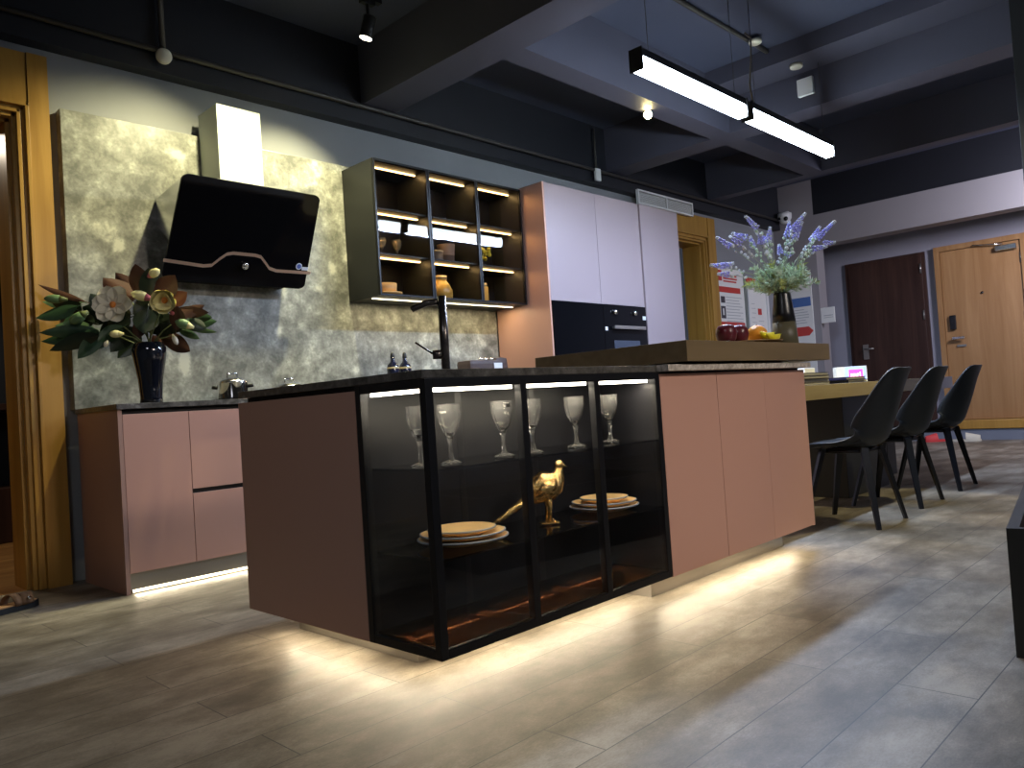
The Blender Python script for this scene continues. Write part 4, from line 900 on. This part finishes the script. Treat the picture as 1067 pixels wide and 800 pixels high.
def bud(px, py, dx, dy, L, r, m, mb='petal_pink', d=-.06):
    A = mp_(px, py, d); B = mp_(px + dx, py + dy, d - .01); u = (B - A).normalized() * L
    f = MB().tube([A, A + u * .2, A + u * .5, A + u * .8, A + u], [r * .45, r * .9, r, r * .75, r * .15], 12).build('bud', m, t)
    MB().tube([A - u * .25, A, A + u * .15], [r * .3, r * .6, r * .8], 10).build('bud_cap', mb, f)
bud(160, 290, 6, -3, .062, .023, 'petal_yellow'); bud(157, 312, -9, -4 + 1, .0001 + .085, .026, 'petal_yellow'); bud(179, 329, 3, -1, .03, .014, 'petal_pink'); bud(128, 346, -8, 0, .055, .02, 'petal_yellow', 'petal_yellow')
bud(197, 343, -8, -3, .075, .026, 'leaf_light', 'petal_yellow'); bud(71, 306, -12, -1, .09, .024, 'leaf_light', 'stem_green', 0); bud(123, 300, 3, 3, .02, .010, 'petal_pink'); bud(180, 352, 3, 8, .05, .014, 'petal_cream', 'petal_yellow')
bud(92, 322, -10, 6, .085, .028, 'leaf_light', 'stem_green', .0); bud(114, 353, -2, 4, .03, .012, 'petal_cream', 'petal_cream')

# ------------------------------------------------------------------ table and things on it
t = thing('dining_table', 'long light oak dining table behind the black chairs', 'table', (5.6, 2.3, 0))
bx('tabletop', (3.80, 6.95), (2.0, 2.80), (.71, .800), 'table_oak', t, .002); bx('cool_lit_end', (6.952, 7.60), (2.0, 2.80), (.70, .798), 'lilac_wall', t, .002)  # end stretch coloured grey for the different light past a shadow boundary
bx('pedestal', (5.50, 6.30), (2.15, 2.55), (0, .709), 'black_cab', t, .004)
bx('pedestal', (6.9, 7.1), (2.35, 2.75), (0, .699), 'black_cab', t, .004)
def book(x0, x1, y0, y1, z0, h, cover, lb):
    t = thing('book', lb, 'book', ((x0 + x1) / 2, (y0 + y1) / 2, z0), 'books piled on the oak table')
    MB().box((x0, x1), (y0, y1), (z0, z0 + .003)).box((x0, x1), (y0, y1), (z0 + h - .003, z0 + h)).box((x0, x0 + .003), (y0, y1), (z0, z0 + h)).build('cover', cover, t)
    bx('pages', (x0 + .003, x1 - .005), (y0 + .004, y1 - .004), (z0 + .003, z0 + h - .003), 'book_cream', t)
book(4.55, 4.98, 2.01, 2.30, .801, .018, 'book_brown', 'lowest book of the pile next to the island')
book(4.58, 5.02, 2.03, 2.32, .819, .022, 'book_grey', 'second book from the bottom of the pile next to the island')
book(4.56, 5.0, 2.02, 2.31, .841, .020, 'book_brown', 'third book from the bottom of the pile next to the island')
book(4.60, 5.04, 2.04, 2.30, .861, .018, 'book_grey', 'topmost dark book of the pile next to the island')
book(5.33, 5.68, 2.03, 2.28, .801, .020, 'book_navy', 'lower navy book in front of the glowing sign')
book(5.27, 5.62, 2.02, 2.27, .821, .020, 'book_navy', 'upper navy book in front of the glowing sign')
t = thing('glowing_sign', 'small white box sign glowing pink and blue on the table', 'sign', (5.6, 2.5, .8))
DV = Vector((.717, .697, 0)); SX, SY = 6.12, 2.29
u = RV; 
def sg(u0, u1, z0, z1, w0, w1, name, m, parent):
    b = MB(); c = Vector((SX, SY, 0)); vs = [c + RV * a + DV * w + Vector((0, 0, z)) for a in (u0, u1) for w in (w0, w1) for z in (z0, z1)]
    b.add(vs, [(0, 1, 3, 2), (4, 6, 7, 5), (0, 4, 5, 1), (2, 3, 7, 6), (0, 2, 6, 4), (1, 5, 7, 3)]); return b.build(name, m, parent)
sg(-.13, .105, .8005, .925, .0, .06, 'box', 'paper_white', t); sg(-.06, .095, .815, .92, -.003, -.0005, 'blue_glow', 'neon_blue', t); sg(-.035, .07, .825, .90, -.006, -.0035, 'pink_plate', 'neon_pink', t)
b = MB(); c = Vector((SX, SY, 0)) - DV * .0065
def stroke(pts): b.tube([c + RV * a + Vector((0, 0, z)) for a, z in pts], .0028, 6)
stroke([(-.02, .845), (-.02, .868), (-.008, .868), (-.006, .845)]); stroke([(.003, .845), (.003, .868), (.014, .868), (.016, .845)]); stroke([(.024, .857), (.038, .857), (.036, .868), (.026, .868), (.024, .847), (.038, .845)]); stroke([(.050, .880), (.050, .845)])
b.build('lettering', 'neon_white', t)
tag(bx('white_carton', (5.62, 5.80), (2.45, 2.65), (.801, .93), 'paper_white', bev=.003), 'plain white carton on the table left of the glowing sign', 'box')

# ------------------------------------------------------------------ chairs
def smooth_pts(P, n):
    o = []
    for i in range(n):
        f = i / (n - 1) * (len(P) - 1); k = min(int(f), len(P) - 2); s_ = f - k
        p0, p1, p2, p3 = P[max(k - 1, 0)], P[k], P[k + 1], P[min(k + 2, len(P) - 1)]
        o.append(tuple(.5 * ((2 * b_) + (-a + c_) * s_ + (2 * a - 5 * b_ + 4 * c_ - d_) * s_ ** 2 + (-a + 3 * b_ - 3 * c_ + d_) * s_ ** 3) for a, b_, c_, d_ in zip(p0, p1, p2, p3)))
    return o
def make_chair(label):
    t = thing('dining_chair', label, 'chair', (0, 0, 0), 'black shell chairs at the table')
    # y, z, half width, wrap
    P = [(.235, .425, .17, .0), (.215, .448, .205, .004), (.10, .452, .225, .015), (-.02, .440, .232, .035), (-.13, .440, .236, .075), (-.195, .475, .236, .120), (-.235, .560, .232, .125), (-.270, .660, .218, .095), (-.300, .760, .200, .060), (-.322, .825, .180, .035), (-.332, .855, .150, .018), (-.336, .866, .09, .006)]
    S = smooth_pts(P, 34); K = 15; vs = []
    for i, (y, z, hw, wr) in enumerate(S):
        a = S[max(i - 1, 0)]; c = S[min(i + 1, len(S) - 1)]; ty, tz = c[0] - a[0], c[1] - a[1]; L = math.hypot(ty, tz) or 1
        ny, nz = tz / L, -ty / L
        for k in range(K):
            s_ = -1 + 2 * k / (K - 1); w_ = abs(s_) ** 2.2 * wr
            vs.append((hw * s_ * (1 - .06 * abs(s_) * (wr / .12)), y + ny * w_, z + nz * w_))
    fs = [(i * K + k, i * K + k + 1, (i + 1) * K + k + 1, (i + 1) * K + k) for i in range(len(S) - 1) for k in range(K - 1)]
    b = MB(); b.add(vs, fs, True); o = b.build('shell', 'chair_black', t)
    md = o.modifiers.new('thickness', 'SOLIDIFY'); md.thickness = .010; md.offset = 0
    b = MB(); pad = []
    for i, (y, z, hw, wr) in enumerate(S[2:13]):
        for k in range(9): s_ = -1 + 2 * k / 8; pad.append((hw * .80 * s_, y * .93 - .01, z + .006 + abs(s_) ** 2.2 * wr * .6 + .012 * (1 - s_ * s_)))
    b.add(pad, [(i * 9 + k, i * 9 + k + 1, (i + 1) * 9 + k + 1, (i + 1) * 9 + k) for i in range(10) for k in range(8)], True); o = b.build('seat_pad', 'leg_black', t)
    md = o.modifiers.new('thickness', 'SOLIDIFY'); md.thickness = .010; md.offset = -1
    for sx in (-1, 1):
        for sy in (-1, 1):
            A = Vector((.125 * sx, .115 * sy - .01, .432)); B = Vector((.215 * sx, .205 * sy, 0.0)); ax = (B - A).normalized(); side = Vector((sx, -sy, 0)).normalized(); nn = ax.cross(side).normalized(); side = nn.cross(ax)
            b = MB(); vs = []
            for P_, h1, h2 in ((A, .020, .013), (B, .012, .009)): vs += [P_ + side * (i * h1) + nn * (j * h2) for i, j in ((-1, -1), (1, -1), (1, 1), (-1, 1))]
            for v in vs[4:]: v.z = 0.0005
            b.add(vs, [(0, 1, 2, 3), (7, 6, 5, 4)] + [(i, (i + 1) % 4, (i + 1) % 4 + 4, i + 4) for i in range(4)], False); b.build('leg', 'leg_black', t)
    b = MB(); b.tube([(-.13, .11, .415), (.13, .11, .415)], .011, 8); b.tube([(-.13, -.12, .415), (.13, -.12, .415)], .011, 8); b.tube([(-.12, .11, .415), (-.12, -.12, .415)], .011, 8); b.tube([(.12, .11, .415), (.12, -.12, .415)], .011, 8); b.box((-.09, .09), (-.09, .09), (.408, .432), .004)
    b.build('seat_frame', 'leg_black', t)
    return t
ch = make_chair('nearest black shell chair, right beside the island end')
ch.location = (4.575, 1.765, 0); 
for loc, rz, lb in (((5.375, 1.79, 0), 0, 'middle black shell chair in the row along the table'), ((6.235, 1.80, 0), .02, 'black shell chair of the row farthest from the island, by the oak door'),
                    ((5.35, 3.02, 0), PI, 'black shell chair on the far side of the table, partly hidden by the island')):
    c = copy_tree(ch); c.location = loc; c.rotation_euler = (0, 0, rz); c['label'] = lb

# ------------------------------------------------------------------ right edge: low black unit and tall black panel
t = thing('low_black_table', 'low black open-topped unit with brown inside at the right edge', 'table', (2.53, .56, 0))
ang = math.atan2(.154, 1.026); ca, sa = math.cos(ang), math.sin(ang)
def lb_(u0, u1, v0, v1, z0, z1, name, m):
    b = MB(); vs = [(2.535 + ca * a + sa * w, .562 + sa * a - ca * w, z) for a in (u0, u1) for w in (v0, v1) for z in (z0, z1)]
    b.add(vs, [(0, 1, 3, 2), (4, 6, 7, 5), (0, 4, 5, 1), (2, 3, 7, 6), (0, 2, 6, 4), (1, 5, 7, 3)]); return b.build(name, m, t)
lb_(0, .03, 0, .55, 0.0, .362, 'side_panel', 'black_cab'); lb_(1.27, 1.3, 0, .55, 0.0, .362, 'side_panel', 'black_cab'); lb_(.03, 1.27, 0, .03, 0, .362, 'long_panel', 'black_cab'); lb_(.03, 1.27, .52, .55, 0, .362, 'long_panel', 'black_cab'); lb_(.03, 1.27, .03, .52, .02, .25, 'inner_wood', 'dark_walnut')
b = MB(); b.box((5.79, 5.85), (-.6, 1.03), (0, 3.49), .004)
tag(b.build('partition_screen', 'black_cab'), 'tall black partition panel at the top right edge of the photo', 'partition')

# ------------------------------------------------------------------ sandal
t = thing('leather_sandal', 'brown strap sandal with black sole beside the left door frame', 'sandal', (1.0, 4.24, 0))
u = Vector((.10, .115, 0)); u = Vector((.70, .25, 0)).normalized(); S0 = Vector((.93, 4.23, 0)); v = Vector((-u.y, u.x, 0))
def sw(a, c, z): return S0 + u * a + v * c + Vector((0, 0, z))
out = [(-.13, 0), (-.12, .03), (-.07, .038), (-.02, .032), (.04, .040), (.09, .046), (.125, .036), (.14, .008), (.135, -.02), (.10, -.042), (.04, -.038), (-.02, -.034), (-.08, -.038), (-.12, -.028)]
def plate_(pts, z0, z1, name, m, rise=.012):
    n = len(pts); b = MB(); b.add([sw(a, c, z0 + (rise if z0 > 0 else 0) * max(0, -a) * 4) for a, c in pts] + [sw(a, c, z1 + rise * max(0, a - .08) * 8) for a, c in pts], [tuple(range(n))[::-1], tuple(range(n, 2 * n))] + [(i, (i + 1) % n, (i + 1) % n + n, i + n) for i in range(n)]); return b.build(name, m, t)
plate_(out, .0005, .028, 'sole', 'sole_black'); plate_([(a * .95, c * .93) for a, c in out], .028, .034, 'insole', 'insole', 0)
def strap(a0, w, h, tilt, wid, name='strap'):
    b = MB(); vs = []; K = 13
    for i in range(2):
        for k in range(K): th = PI * k / (K - 1); vs.append(sw(a0 + (w if i else 0) + tilt * math.cos(th), wid * math.cos(th), .025 + h * math.sin(th)))
    b.add(vs, [(k, k + 1, K + k + 1, K + k) for k in range(K - 1)], True); o = b.build(name, 'suede_brown', t); md = o.modifiers.new('thickness', 'SOLIDIFY'); md.thickness = .004
strap(.055, .055, .048, .012, .043); strap(.0, .035, .055, -.012, .040); strap(-.12, .03, .085, .05, .036, 'heel_strap')
MB().cyl(sw(.075, -.040, .052), sw(.075, -.046, .055), .008, n=12).build('buckle', 'bright_steel', t)
